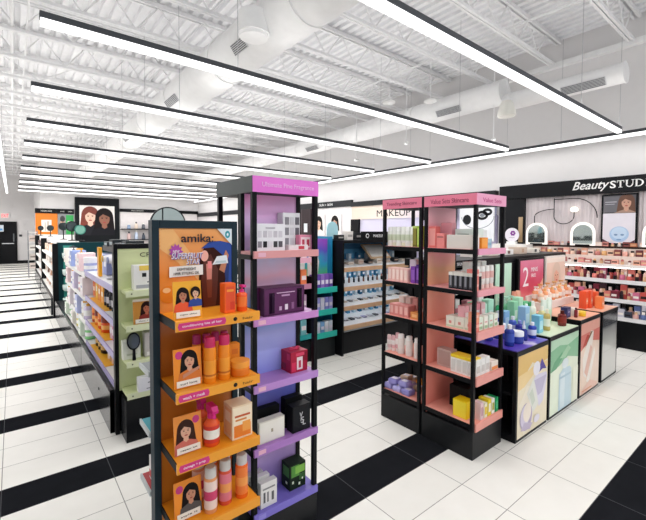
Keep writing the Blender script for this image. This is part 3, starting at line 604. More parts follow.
# fragrance tower
A, w, d = tower('fragrance tower with magenta header and lavender shelf edges', .945, 1.755, 1.362, 2.19, None, 'e678d6', .165, None, None, None, '3d4645')
text('Ultimate Fine Fragrance', .33, .03, 'f3c6ee', A, (.01, -d-.0032, 1.902))
gm = ramp_mat('gradient_back_print', [(0, '7a6ab8'), (.14, 'c4a4dc'), (.27, '54427c'), (.36, '6a72d4'), (.46, 'a2aaf4'), (.55, 'b8bcf8'), (.62, '6eb0f0'), (.68, 'c4b4dc'), (.74, 'eab0c8'), (.8, 'e0dafe'), (.88, 'e8ccfa'), (1, 'fca4dc')], 'Z', .165, 1.88, .3, noise=.13)
MB().box(-w+.026, -.07, .165, w-.05, -.05, 1.88, gm).build('gradient_back_panel', A)
for xa, xb in ((-w+.004, -w+.026), (w-.05, w-.026)): MB().box(xa, -.08, .165, xb, -.045, 1.88, BLACK).build('inner_post', A)
al = [('dd9a9c', 1.577), ('c98acc', 1.229), ('b98ad0', .882), ('a878c0', .55), ('7a6ec8', .205)]
for hx, z in al:
    s = MB().box(-w+.004, -d+.006, z-.02, w-.004, -.07, z-.003, M(hx, .4)).build('shelf', A); MB().box(-w+.002, -d-.012, z-.038, w-.002, -d+.006, z, M(hx, .35)).build('front_lip', s, .001)
    MB().box(-w+.026, -d-.0125, z-.03, -w+.07, -d-.012, z-.008, M('e6b4c8' if z > .3 else '9088d4', .35)).build('price_strip', s)
    MB().box(-w, -d, z-.045, -w+.012, d, z-.02, BLACK).build('side_rail', A); MB().box(w-.012, -d, z-.045, w, d, z-.02, BLACK).build('side_rail', A)
    MB().box(-w+.012, -.05, z-.03, w-.012, d-.01, z-.012, SOFTBLACK).build('rear_shelf', A)
bt = 1.574
carton('wide white palette gift box with rows of small windows', (1.06, 1.80, bt), .185, .05, .145, 'ecebf0', marks=tuple([(c, .1+.17*k, .5, .22+.17*k, .74) for k, c in enumerate(('d9d6de', 'c4bfc8', 'dcd8e0', 'c9c4cd', 'd3cfd8'))]+[(c, .1+.17*k, .14, .22+.17*k, .36) for k, c in enumerate(('8a8690', '2b2a2e', 'e2dfe6', '3a383d', '55525a'))]+[('b8b2bc', .35, .82, .65, .87)]), name='gift_box')
carton('tall white gift box behind the wide palette box', (1.235, 1.865, bt), .115, .06, .21, 'e8e6ea', marks=tuple((c, .12+.3*i, .12+.28*j, .34+.3*i, .32+.28*j) for j in range(3) for i, c in enumerate(('8c8890', 'd6d2d8', '6a666e'))), name='gift_box')
carton('white and red thin card box lying before the tall white gift box', (1.235, 1.795, bt), .13, .06, .03, 'e9dfe2', marks=(('c23a4c', .5, .2, .8, .8),))
carton('pink gift box with white bird print by the corner post', (1.305, 1.84, bt), .085, .09, .085, 'e58aa6', marks=(('f5d9e0', .12, .15, .88, .85), ('c23a55', .2, .25, .4, .7), ('c23a55', .58, .25, .8, .7)), name='gift_box')
zt = 1.226
def plum(label, loc, rz=0):
    t = carton(label, loc, .262, .05, .15, '4d1a48', name='gift_set', rz=rz, marks=[('5d2357', .03, .06, .97, .94), ('d9b8d6', .3, .78, .75, .81), ('c59ac2', .42, .66, .62, .72), ('2a0f2a', .12, .08, .25, .82), ('241024', .8, .18, .93, .9), ('caa4c8', .36, .16, .42, .3), ('f1e4f0', .5, .16, .57, .36), ('8e5a8a', .66, .16, .73, .4)])
    MB().lathe([(.012, .016), (.012, .1), (.004, .118)], M('2d1430', .25), -.08, -.0275, 14).build('perfume_bottle', t); MB().lathe([(.011, .03), (.013, .09), (.009, .11), (.009, .125)], M('20121f', .25), .096, -.0275, 14).build('perfume_bottle', t)
    return t
plum('plum coloured perfume gift set with two dark bottles, standing in front', (1.158, 1.81, zt)); plum('plum perfume gift set standing just behind the front one', (1.145, 1.864, zt))
t = carton('red heart gift cube with white tag print', (1.262, 1.845, .879), .115, .1, .118, 'b3163c', marks=(('d8305a', .06, .06, .3, .5), ('8a0e2c', .7, .5, .95, .92), ('f0dfe2', .36, .12, .7, .72), ('c23a55', .46, .2, .6, .55), ('e0486c', .3, .78, .8, .92)), side=(('d63a60', .1, .6, .4, .9), ('8a0e2c', .5, .1, .9, .4)), name='gift_box')
b = MB()
for sx in (-1, 1): b.tube([(0, 0, .119), (sx*.02, 0, .131), (sx*.036, 0, .127), (sx*.03, 0, .12), (0, 0, .119)], .004, M('e04a72', .35), 8)
b.build('bow', t)
carton('flat cream perfume box leaning on the black box', (1.075, 1.805, .547), .16, .045, .118, 'ddd9cc', marks=(('b9b29e', .44, .4, .56, .62), ('efece2', .04, .06, .96, .94), ('a59c86', .46, .42, .54, .58)))
t = carton('black square perfume box with silver monogram', (1.262, 1.80, .547), .122, .06, .148, '17181b', marks=(('1d1e22', .04, .04, .96, .96),)); text('Y', .022, .05, 'c9c9cc', t, (-.004, -.0312, .058), 'monogram', 0, .1); text('S', .02, .034, 'c9c9cc', t, (.004, -.0316, .046), 'monogram', 0, .15); text('L', .02, .03, 'c9c9cc', t, (.016, -.032, .034), 'monogram', 0, .1)
carton('second black perfume box standing behind the monogram box', (1.26, 1.87, .547), .115, .05, .17, '131416')
t = carton('black shopper box at the back of the cream box', (1.09, 1.89, .547), .16, .06, .15, '121315')
for i, (xx, yy, h) in enumerate(((1.05, 1.79, .135), (1.03, 1.835, .145), (1.015, 1.88, .145))):
    carton(f'white perfume carton with black print lines, {ORD[i]} of three from the shelf edge', (xx, yy, .202), .1, .035, h, 'e3e1df', marks=(('5a5a5c', .16, .2, .28, .62), ('77777a', .38, .2, .48, .6), ('5a5a5c', .66, .2, .8, .55), ('88888a', .12, .72, .86, .78)))
carton('green and black floral gift cube on the violet shelf', (1.255, 1.84, .202), .11, .085, .145, '1c2a1c', marks=(('4f8f34', .1, .5, .6, .95), ('7fb84a', .35, .6, .95, .9), ('d8e3c8', .15, .25, .25, .35), ('dfe8d0', .55, .12, .65, .22), ('2c5a26', .6, .3, .95, .55), ('e6ecd8', .75, .3, .82, .38)), side=(('3f7a2e', .1, .5, .8, .9), ('d8e3c8', .3, .2, .5, .3)), name='gift_box')

# pink skincare towers
def pink_tower(label, X0, Y0, X1, Y1, htext, front):
    t, w, d = tower(label, X0, Y0, X1, Y1, None, 'e8a0c0' if front else '2a2b2e', .205, None, None, None, 'e07a94')
    text(htext, .33, .036, '8e3a58', t, (-w-.0032, 0, 1.898), rz=-PI/2)
    sg = 1 if front else -1
    if front: text('Value Sets', .27, .032, 'c44f86', t, (0, -d-.0032, 1.9))
    MB().box(-w+.02, d-.028, .205, w-.02, d-.012, 1.88, ramp_mat('rose_panel_print', [(0, 'ea9084'), (.35, 'f09a88'), (.55, 'f2a68e'), (.7, 'e6b488'), (.78, 'f6b0b6'), (1, 'fabcc8')], 'Z', .2, 1.88, .45, noise=.12)).build('rose_panel', t) if front else None
    for k, z in enumerate((1.557, 1.25, .945, .605, .268)):
        s = MB().box(-w+.006, -d+.006, z-.022, w-.006, d-.03, z-.004, M('eea596' if k > 1 else 'e8a3a2', .45)).build('shelf', t)
        c = ('e9a0bd', 'eaa0aa', 'eda39e', 'eda198', 'ef9f92')[k]
        if front: MB().box(-w+.026, -d-.01, z-.062 if k > 1 else z-.045, w-.002, -d+.006, z, M(c, .4)).build('front_lip', s, .001)
        MB().box(-w, -d+.02, z-.04, -w+.016, d-.02, z-.006, BLACK).build('side_rail', t); MB().box(w-.016, -d+.02, z-.04, w, d-.02, z-.006, BLACK).build('side_rail', t)
    return t
C_ = pink_tower('pink headed skincare tower with coral shelves, nearest the low counters', 2.6, 1.496, 3.025, 1.95, 'Value Sets Skincare', True)
B_ = pink_tower('pink headed skincare tower behind the coral shelved one', 2.6, 1.975, 3.025, 2.4, 'Trending Skincare', False)
ZS = [1.553, 1.246, .941, .601, .264]
def row(make, n, a, b_, fmt):
    for i in range(n):
        f = i/max(1, n-1); make(i, fmt.format(ORD[i]), tuple(p+(q-p)*f for p, q in zip(a, b_)))
# coral tower, top to bottom
carton('tall coral carton by the rose panel on the top shelf', (2.655, 1.89, ZS[0]), .07, .06, .17, 'e8746f', rz=FX, marks=(('f2a09a', .1, .1, .9, .9),))
carton('short coral carton with dark line on the top shelf', (2.65, 1.81, ZS[0]), .07, .06, .115, 'e98a86', rz=FX, marks=(('7a3a3a', .1, .72, .9, .78),))
carton('tall pink carton standing behind the short coral carton', (2.76, 1.83, ZS[0]), .1, .06, .2, 'efa6b0', rz=FX, marks=(('b06a70', .1, .3, .6, .34),))
carton('long low white box across the coral tower top shelf', (2.66, 1.64, ZS[0]), .23, .07, .105, 'e9e4de', rz=FX, marks=(('dcd5ce', .02, .04, .98, .96),))
carton('mint white carton behind the long low white box', (2.78, 1.66, ZS[0]), .2, .07, .15, 'dce8e2', rz=FX, marks=(('a9b8b0', .1, .7, .6, .76),))
carton('orange cube box on the coral tower top shelf edge', (2.80, 1.575, ZS[0]), .09, .07, .085, 'f0922a', marks=(('f6a94a', .08, .1, .92, .9),))
carton('pale blue pouch box beside the orange cube', (2.9, 1.59, ZS[0]), .08, .06, .075, 'bcd8e6', marks=(('8fbcd2', .1, .3, .9, .6),))
carton('white carton with black bar by the outer top shelf corner', (2.955, 1.66, ZS[0]), .1, .05, .14, 'eef0ef', marks=(('2a2a2c', .2, .55, .35, .9),))
row(lambda i, lb, p: carton(lb, p, .036, .12, .128, '26272b', rz=FX, marks=(('4a4b52', .12, .1, .88, .9), ('8b8c94', .3, .2, .7, .8)), lid=('dcd8d0', .026)), 5, (2.685, 1.715, ZS[1]), (2.685, 1.548, ZS[1]), '{} slim black carton with white lid from the rose panel')
row(lambda i, lb, p: carton(lb, p, .05, .07, .078, ('ea8f84', 'e67f78')[i], marks=(('f6c4bc', .1, .4, .9, .6),)), 2, (2.665, 1.555, ZS[1]), (2.665, 1.555, ZS[1]+.0785), '{} coral box up in the stack at the near corner post')
row(lambda i, lb, p: bottle(lb, p, .026, .175, 'eeeeea', 'f4d8d0', 'tube', band=(.45, .75, 'e3b6b0')), 4, (2.74, 1.56, ZS[1]), (2.94, 1.56, ZS[1]), '{} white cream tube from the coral stack, second shelf')
row(lambda i, lb, p: carton(lb, p, .07, .06, .2, 'e4ebe6', marks=(('b9d8cc', .1, .3, .9, .6),)), 3, (2.78, 1.66, ZS[1]), (2.96, 1.66, ZS[1]), '{} tall pale mint carton behind the white cream tubes')
row(lambda i, lb, p: carton(lb, p, .075, .1, .085, 'e9e6d8', rz=FX, marks=(('d78f86', .35, .35, .65, .6), ('c8d4b8', .05, .05, .95, .2)), side=(('d9d5c4', .1, .1, .9, .9),)), 3, (2.70, 1.73, ZS[2]), (2.70, 1.57, ZS[2]), '{} low cream box with pink dot, third shelf of coral tower')
row(lambda i, lb, p: carton(lb, p, .05, .06, .072, ('e8837a', 'ee9a7a')[i], marks=(('f4b8a8', .1, .5, .9, .8),)), 2, (2.655, 1.535, ZS[2]), (2.655, 1.535, ZS[2]+.0725), '{} salmon box up beside the corner post, third shelf')
row(lambda i, lb, p: carton(lb, p, .055, .06, .1, ('e3eedd', 'f0eee2', 'dfeee2', 'eef2e4')[i], marks=(('9fc49a', .1, .1, .9, .3), ('d8a49c', .2, .5, .8, .6))), 4, (2.73, 1.55, ZS[2]), (2.955, 1.55, ZS[2]), '{} pale green and white carton from the salmon boxes')
row(lambda i, lb, p: carton(lb, p, .06, .06, .17, ('f0b0b8', 'f4dcd8', 'ea94a2', 'f3c9cc')[i], marks=(('fbeeee', .15, .4, .85, .7),)), 4, (2.72, 1.66, ZS[2]), (2.96, 1.66, ZS[2]), '{} pink carton in the rear row above the green cartons')
row(lambda i, lb, p: carton(lb, p, .046, .1, .135, 'ece9e6', rz=FX, marks=(('d5d0cc', .15, .1, .85, .75),), lid=('f2cf2c', .022)), 4, (2.69, 1.69, ZS[3]), (2.69, 1.546, ZS[3]), '{} white carton with yellow top from the rose panel')
carton('taupe kraft carton behind the yellow topped cartons', (2.72, 1.80, ZS[3]), .13, .08, .14, 'c9a9a2', rz=FX, marks=(('b8958e', .1, .1, .9, .9),))
row(lambda i, lb, p: carton(lb, p, .06, .06, .125, 'ecebe8', marks=(('cfcac6', .15, .2, .85, .6),)), 3, (2.70, 1.545, ZS[3]), (2.83, 1.545, ZS[3]), '{} plain white carton on the fourth coral shelf edge')
carton('low white and orange box on the fourth coral shelf', (2.93, 1.55, ZS[3]), .1, .08, .07, 'f2e4d8', marks=(('ee9a5a', .05, .08, .95, .45),))
carton('big yellow box on the bottom coral shelf', (2.69, 1.63, ZS[4]), .115, .1, .13, 'f0cf12', rz=FX, marks=(('f6dc3a', .05, .05, .95, .95),), side=(('f2d420', .06, .05, .94, .95),))
carton('black box standing behind the big yellow box', (2.83, 1.73, ZS[4]), .16, .1, .17, '19191b', rz=FX)
for i, (lb, hx, mk) in enumerate((('pale pink carton beside the yellow box on the bottom shelf', 'e8c8cc', 'c99aa2'), ('white and yellow carton next to the pale pink one', 'f0e9c8', 'e8c82a'), ('yellow carton with white stripe on the bottom coral shelf', 'ecd22a', 'f4f0e0'), ('white carton with olive stripe on the bottom coral shelf', 'efeee6', 'a8a83a'), ('green carton at the outer end of the bottom coral shelf', '1f9a5a', '52b884'))):
    carton(lb, (2.735+.055*i, 1.54, ZS[4]), .042, .08, (.13, .115, .13, .12, .115)[i], hx, marks=((mk, .15, .25, .85, .75),))
# rear pink tower, top to bottom
row(lambda i, lb, p: bottle(lb, p, .024, .17, 'eef0ea', ('f4f4f2', 'e4ead0')[i % 2], ('can', 'tube')[i % 2], rz=FX, band=(.3, .6, 'cdd6bc')), 6, (2.66, 2.36, ZS[0]), (2.66, 2.11, ZS[0]), '{} white toner bottle from the far post, rear tower top')
carton('dark olive tea carton beside the white toner bottles', (2.665, 2.075, ZS[0]), .04, .05, .175, '6a6420', rz=FX, marks=(('8a8230', .1, .1, .9, .9),), lid=('b9d06a', .02))
carton('lime green carton next to the olive tea carton', (2.665, 2.03, ZS[0]), .04, .05, .175, 'a4c83c', rz=FX, marks=(('c8e070', .1, .1, .9, .9),))
row(lambda i, lb, p: carton(lb, p, .042, .1, .115, 'ecbfb6', rz=FX, marks=(('f4d8d0', .2, .15, .8, .9),)), 5, (2.67, 2.33, ZS[1]), (2.67, 2.15, ZS[1]), '{} slim blush carton from the far post, rear tower')
carton('tall lilac white carton behind the blush cartons', (2.76, 2.16, ZS[1]), .07, .06, .19, 'e6e0f0', rz=FX, marks=(('c9b8e0', .2, .3, .8, .6),))
row(lambda i, lb, p: carton(lb, p, .045, .07, .14+.02*i, ('7a3aa8', '5c2a8c')[i], rz=FX, marks=(('9a62c4', .15, .2, .85, .8),)), 2, (2.67, 2.085, ZS[1]), (2.67, 2.03, ZS[1]), '{} purple carton beside the blush cartons, rear tower')
row(lambda i, lb, p: carton(lb, p, .05, .1, .1, 'd98a86', rz=FX, marks=(('eab4ac', .2, .2, .8, .85),)), 4, (2.68, 2.31, ZS[2]), (2.68, 2.15, ZS[2]), '{} dusty rose carton in front, third shelf of rear tower')
row(lambda i, lb, p: carton(lb, p, .055, .08, .15, ('f2e3da', 'efd2c8', 'e0a09a', 'c9706c')[i], rz=FX, marks=(('d8a8a0', .2, .3, .8, .5),)), 4, (2.80, 2.31, ZS[2]), (2.80, 2.08, ZS[2]), '{} taller blush carton behind the dusty rose cartons')
carton('amber box beside the dusty rose cartons', (2.66, 2.06, ZS[2]), .08, .06, .06, 'd98a4a', rz=FX, marks=(('eeb880', .2, .3, .8, .7),))
row(lambda i, lb, p: bottle(lb, p, .03, .17, 'ebe3df', 'f4efec', 'can', rz=FX, band=(.25, .8, 'f0e4de')), 3, (2.68, 2.24, ZS[3]), (2.68, 2.06, ZS[3]), '{} stout white lotion can, fourth shelf of rear tower')
row(lambda i, lb, p: bottle(lb, p, .022, .14+.03*(i == 2), ('f0cfd0', 'eec2c6', 'e9b4ba')[i], 'f6e8e6', 'tube', rz=FX, band=(.4, .7, 'fbf0ee')), 3, (2.67, 2.37, ZS[3]), (2.69, 2.29, ZS[3]), '{} small pink tube by the far post, fourth shelf')
def pouch(i, lb, p, hx, w=.12, d=.1, h=.05):
    t = thing('soap_pouch', lb, 'pouch', p, FX+.1*(i % 2))
    b = MB(); m = M(hx, .4); b.lathe([(.44, 0), (.5, h*.12), (.52, h*.5), (.5, h*.86), (.42, h)], m, n=4, sx=w*1.0, sy=d*1.0)
    o = b.build('pouch_body', t, .004); o.rotation_euler = (0, 0, PI/4); MB().box(-w*.22, -d*.2, h-.0005, w*.22, d*.2, h+.001, M('e8e6f4', .4)).build('pouch_label', t)
for i, (x_, y_, z_) in enumerate(((2.66, 2.34, 0), (2.66, 2.24, 0), (2.66, 2.14, 0), (2.80, 2.34, 0), (2.80, 2.22, 0), (2.66, 2.29, .053), (2.68, 2.19, .053))):
    pouch(i, f'{ORD[i]} lavender bath pouch on the rear tower bottom shelf', (x_, y_, ZS[4]+z_), ('9d97d4', 'b0aae0', '8e88c8')[i % 3])
for i, (x_, y_, z_) in enumerate(((2.80, 2.12, 0), (2.93, 2.3, 0), (2.93, 2.18, 0), (2.80, 2.27, .053))):
    pouch(i, f'{ORD[i]} tan bath pouch behind the lavender ones', (x_, y_, ZS[4]+z_), ('b99a80', 'c8b09a')[i % 2])
carton('small orange box on top of the tan bath pouches', (2.85, 2.13, ZS[4]+.053), .1, .07, .03, 'e0902a', rz=FX, marks=(('f0b450', .1, .2, .9, .8),))

# ================================================================== LOW POSTER COUNTERS IN A ROW
def counter(label, X0, X1, h, top_hx, base, shapes, y0=1.41, y1=1.98):
    t = thing('poster_counter', label, 'display counter', ((X0+X1)/2, y0, 0)); w = (X1-X0)/2; d = y1-y0
    b = MB()
    for sx in (-1, 1):
        b.box(sx*w-(.03 if sx > 0 else 0), 0, 0, sx*w+(.03 if sx < 0 else 0), .03, h-.03, BLACK); b.box(sx*w-(.03 if sx > 0 else 0), d-.03, 0, sx*w+(.03 if sx < 0 else 0), d, h-.03, BLACK)
    b.box(-w+.03, 0, 0, w-.03, .03, .02, BLACK); b.box(-w, .03, 0, -w+.03, d-.03, .06, BLACK); b.box(w-.03, .03, 0, w, d-.03, .06, BLACK)
    b.build('frame', t, .002)
    MB().box(-w, -.004, h-.045, w, d, h-.006, BLACK).build('counter_rim', t, .002)
    m = top_hx if not isinstance(top_hx, str) else M(top_hx, .3)
    MB().box(-w+.006, .002, h-.006, w-.006, d-.006, h, m).build('counter_top', t)
    MB().box(-w+.03, .012, .02, w-.03, d-.02, .05, SOFTBLACK).build('bottom_board', t)
    MB().box(-w+.034, .06, .36, w-.03, d-.03, .38, SOFTBLACK).build('inner_shelf', t)
    MB().box(-.02, .2, .05, .0, d-.03, h-.06, SOFTBLACK).build('divider', t)
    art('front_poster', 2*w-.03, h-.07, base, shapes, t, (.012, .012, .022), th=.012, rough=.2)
    return t
lav = [('f0e3c8', rect(0, 0, 1, 1)), ('e9c27c', [(0, .75), (0, 1), (1, 1), (1, .82), (.7, .8), (.45, .86), (.3, .78)]), ('f3d49a', [(0, .58), (0, .76), (.3, .78), (.6, .82), (1, .8), (1, .72), (.5, .7), (.2, .6)]),
       ('f4e9d6', [(.2, .0), (.05, .4), (.3, .6), (.6, .5), (.5, .2)]), ('dcd6ea', [(.48, .62), (.7, .25), (.85, .3), (.98, .6), (.95, .66), (.6, .68)]), ('5b4a9c', [(.62, .68), (.78, .86), (.95, .7), (.8, .72)]), ('f2eef6', ell(.6, .76, .12, .09)),
       ('c3bad6', [(.52, .62), (.95, .62), (.8, .42), (.66, .4)]), ('e4e4dc', [(.28, .5), (.5, .66), (.68, .3), (.5, .22)]), ('cfd6c8', [(.36, .48), (.46, .54), (.56, .36), (.46, .3)]),
       ('b7a9c6', ell(.27, .22, .2, .17)), ('d8cfe2', ell(.23, .23, .14, .14)), ('f3e6d8', ell(.3, .27, .13, .12)), ('c7b9d2', [(.1, .08), (.4, .04), (.48, .1), (.2, .16)]), ('e9e2f0', ell(.62, .12, .1, .05))]
grn = [('e9f2dc', rect(0, 0, 1, 1)), ('8fc49c', [(0, .58), (0, .86), (.3, .9), (.6, .86), (1, .92), (1, .62), (.6, .7), (.3, .62)]), ('bfe0c2', [(0, .86), (0, 1), (1, 1), (1, .92), (.6, .86), (.3, .9)]), ('6fae84', [(0, .58), (.12, .7), (.4, .8), (.38, .7), (.2, .6)]),
       ('a9d4ae', [(.3, .72), (.6, .86), (.7, .8), (.5, .7)]), ('c3dbe6', [(.28, 0), (.3, .5), (.42, .56), (.68, .55), (.74, .5), (.76, 0)]), ('d9e9f0', rect(.34, .02, .5, .5)), ('b2cddb', rect(.3, .43, .74, .46)), ('e3eef0', ell(.5, .62, .12, .07)), ('f0f5e0', rect(.8, 0, 1, .5))]
pch = [('f3d9c6', rect(0, 0, 1, 1)), ('e2857a', [(0, .62), (0, .84), (1, .86), (1, .66), (.5, .72)]), ('efb0a0', [(0, .84), (0, 1), (1, 1), (1, .86)]), ('c9594f', [(.08, .66), (.3, .82), (.5, .8), (.3, .68)]), ('f4e8de', [(.1, .5), (.5, .86), (.66, .84), (.62, .7), (.3, .2), (.16, .26)]), ('8f7358', [(.22, .64), (.5, .85), (.6, .84), (.4, .74)]),
       ('e8b9a8', [(.2, .3), (.5, .66), (.6, .6), (.36, .2)]), ('f9efe6', [(.3, .16), (.7, .6), (.76, .5), (.44, .1)]), ('f2c6b4', [(.05, .05), (.5, .15), (.9, .05), (.9, .0), (.05, 0)]), ('e79a7c', rect(.1, .03, .6, .045))]
sil = ramp_mat('silver_poster_reflection', [(0, 'd9d8d3'), (.5, 'cfcec9'), (.75, '9a9a98'), (.8, '55565a'), (1, '2a2b2f')], 'Z', 0, .75, .12)  # grey gradient paints a reflection into the mirror-like poster
purp = ramp_mat('purple_top_print', [(0, '4a38a8'), (.4, '6a4fc0'), (.55, 'd9d2ea'), (.7, '5a44b4'), (1, '8a7ad0')], 'X', -.3, .3, .3, noise=1.2)
counter('purple topped low counter with lavender bottle poster, beside the coral tower', 3.08, 3.665, .74, purp, 'f0e3c8', lav)
counter('low counter with pale green top and green splash poster', 3.70, 4.385, .755, 'd9e8cc', 'e9f2dc', grn)
counter('low counter with pink top and peach poster', 4.43, 5.01, .80, 'f0b79c', 'f3d9c6', pch)
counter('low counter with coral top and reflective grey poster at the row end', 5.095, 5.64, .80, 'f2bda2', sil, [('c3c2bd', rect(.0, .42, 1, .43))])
# goods on the counters
def jar(lb, p, r, h, hx, cap): return bottle(lb, p, r, h, hx, cap, 'jar', name='jar', cat='jar', band=(.15, .45, hx))
T1, T2, T3 = .741, .756, .801
bottle('tall blue bottle with white cap at the front corner of the purple top', (3.20, 1.53, T1), .038, .175, '2b3f9c', 'e9ebf4', 'round', band=(.2, .6, '3a55b8'))
jar('blue jar with wide white lid in front on the purple top', (3.335, 1.53, T1), .052, .1, '30429e', 'eceef4')
jar('second blue and white jar behind the front jar', (3.36, 1.70, T1), .055, .13, '3a4fae', 'e6e9f4')
bottle('blue dropper bottle beside the front white lidded jar', (3.46, 1.53, T1), .03, .17, '2a3590', 'd9def0', 'dropper')
bottle('dark blue bottle leaning group beside the dropper bottle', (3.53, 1.6, T1), .034, .15, '34349a', '7a86c8', 'round', band=(.2, .6, '4a58b8'))
for i, (x_, y_) in enumerate(((3.22, 1.72), (3.25, 1.86), (3.5, 1.78))): bottle(f'{ORD[i]} blue skincare bottle in the rear row of the purple top', (x_, y_, T1), .036, .17+.02*i, ('3a4fb0', '5a76c8', '26388e')[i], 'e4e8f4', 'pump', band=(.2, .55, 'c8d2ee'))
carton('sky blue carton between the purple and green tops', (3.60, 1.78, T1), .09, .07, .2, '8fbfe4', marks=(('c9e2f4', .15, .2, .85, .7),))
carton('aqua blue carton at the corner of the green top', (3.775, 1.55, T2), .085, .07, .16, '7fcbe4', marks=(('b8e4f0', .15, .2, .85, .7),))
carton('taller light blue carton behind the aqua one', (3.79, 1.68, T2), .09, .07, .22, 'a4cdec', marks=(('d8ecf8', .15, .3, .85, .7),))
for i, (x_, y_, h, hx, c) in enumerate(((3.93, 1.53, .2, 'c9b26a', 'f0ead0'), (3.99, 1.60, .21, 'e3d9a4', 'f3efe0'), (4.03, 1.70, .24, 'f0f2e8', 'f4f4ee'), (3.93, 1.72, .22, 'bfe4ec', 'eef6f4'))):
    bottle(f'{ORD[i]} slim clear skincare bottle on the green top', (x_, y_, T2), .03, h, hx, c, 'round', band=(.2, .55, 'eef0dc'), rough=.12)
for i, (x_, y_) in enumerate(((4.13, 1.64), (4.22, 1.63), (4.31, 1.66))): bottle(f'{ORD[i]} white bottle with green cap on the green counter', (x_, y_, T2), .036, .25, 'eaf4ea', ('6fbf5a', '58b04a', '86c86a')[i], 'tube', band=(.35, .6, 'cfe8c8'))
bottle('dark red amber bottle at the edge of the green top', (4.24, 1.51, T2), .038, .15, '6e1c1a', '4a1614', 'round', band=(.2, .6, '8a2a22'))
for i in range(4): carton(f'{ORD[i]} mint green carton at the back of the purple counter', (3.20+.125*i, 1.925, T1), .1, .07, .26+.03*(i % 2), ('a8e2c0', '7fd0a0', 'c4ecd4', 'b4e8cc')[i], marks=(('e2f6ea', .2, .3, .8, .65),))
for i in range(3): bottle(f'{ORD[i]} green lotion bottle at the back of the green counter', (3.80+.1*i, 1.92, T2), .04, .27, ('3fb87a', '8fdcb0', '2f9a66')[i], 'c4ecd8', 'pump', band=(.2, .5, 'dff4e8'))
for i in range(2): bottle(f'{ORD[i]} coral tube beside the green lotion bottles', (4.12+.09*i, 1.93, T2), .036, .3, ('f09a84', 'f4b49c')[i], 'fbe4dc', 'tube', band=(.4, .7, 'fbe4dc'))
carton('navy carton on the pink top', (4.47, 1.56, T3), .1, .06, .105, '33315e', marks=(('56548a', .15, .2, .85, .8), ('c9c4de', .3, .5, .7, .6)))
bottle('slim dark red tester bottle on the pink top', (4.54, 1.49, T3), .017, .1, '7a1f2a', '2a1214', 'round')
carton('small white card box on the pink top', (4.62, 1.55, T3), .07, .05, .08, 'f0e8de', marks=(('d8b04a', .2, .2, .8, .5),))
jar('small yellow jar on the pink top', (4.66, 1.47, T3), .033, .055, 'e8b82a', 'f2cf50')
for i, (x_, y_, h, hx) in enumerate(((5.17, 1.62, .2, 'ee5a34'), (5.26, 1.60, .2, 'f0613a'), (5.36, 1.64, .19, 'e9502c'), (5.30, 1.50, .14, 'f28a52'), (5.45, 1.60, .17, 'f06a40'), (5.53, 1.64, .15, 'ee5a38'))):
    carton(f'{ORD[i]} bright orange red box on the coral counter top', (x_, y_, T3), .085, .07, h, hx, marks=(('f6a078', .15, .25, .85, .6), ('fbe0d2', .3, .38, .7, .5)))
for i in range(4): carton(f'{ORD[i]} mint box in the middle row of the green counter', (3.86+.105*i, 1.82, T2), .085, .07, (.24, .27, .22, .2)[i], ('9fe0b8', 'c0ecd0', '6fcf98', '3aa870')[i], marks=(('e6f8ec', .2, .3, .8, .65),))
for i, (x_, y_, h) in enumerate(((3.6, 1.52, .14), (3.57, 1.68, .17))): bottle(f'{ORD[i]} cobalt bottle at the inner end of the purple top', (x_, y_, T1), .034, h, ('2f48ae', '4a64c4')[i], 'eef0f8', 'round', band=(.2, .55, 'dfe6f6'))
# peach riser with bottles
t = thing('curved_riser', 'white curved riser full of peach bottles behind the pink counter', 'riser', (5.2, 2.0, .8))
MB().prism([(-.62, .0), (.3, 0), (.3, .09), (-.62, .09)], -.17, .0, M('f4ebe6', .4)).build('riser_step', t, .006)
MB().prism([(-.62, .0), (.3, 0), (.3, .15), (-.62, .15)], .0, .03, M('f4ebe6', .4)).build('riser_back', t, .004)
for r_ in range(2):
    for i in range(9): bottle(f'{ORD[i]} peach bottle along, {"front" if r_ == 0 else "rear"} row of the curved riser', (4.63+.1*i+.03*r_, 1.87+.075*r_, .891), .032, (.13, .17)[r_]+.02*(i % 2), ('f4c9a8', 'f0a878', 'f7dccb', 'ec9a6a')[(i+r_) % 4], ('f6ece4', 'e8b06a')[i % 2], ('round', 'pump')[r_], band=(.2, .5, 'fbeee4'))

# ------------------------------------------------------------------ tall island shelving behind the counters
I_ = thing('island_shelving', 'black island shelving with pale panels behind the low counters', 'shelving', (3.1, 2.06, 0))
b = MB(); b.box(0, .0, 1.34, 2.75, .5, 1.41, BLACK); b.box(0, .4, 0, 2.75, .45, 1.34, SOFTBLACK); b.build('frame', I_, .003)
for xx in (0, .78, 1.2, 2.0, 2.68): MB().box(xx, 0, 0, xx+.045, .4, 1.34, BLACK).build('post', I_)
MB().box(.86, -.012, .72, 1.2, .0, 1.34, ramp_mat('mint_panel_print', [(0, 'dcefe0'), (.5, 'bfe6cc'), (1, 'cdecd8')], 'Z', .7, 1.34, .4, noise=.4)).build('mint_panel', I_)
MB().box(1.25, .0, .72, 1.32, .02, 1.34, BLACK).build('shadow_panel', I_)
for z in (.85, 1.1): MB().box(.045, .02, z-.02, .78, .4, z, M('e9e2e0', .4)).build('shelf', I_)
text('SKINCARE FAVORITES', .5, .03, 'd9d9dc', I_, (.4, -.002, 1.36))
t = thing('promo_poster', 'pink promotional poster with a big white number two', 'poster', (4.745, 2.05, .76))
MB().box(-.34, -.03, 0, .34, 0, .62, BLACK).build('poster_frame', t, .003)
rm = ramp_mat('pink_red_poster_print', [(0, 'f0988c'), (.5, 'd8385f'), (1, 'e07a9a')], 'Z', 0, .58, .35, noise=.5)
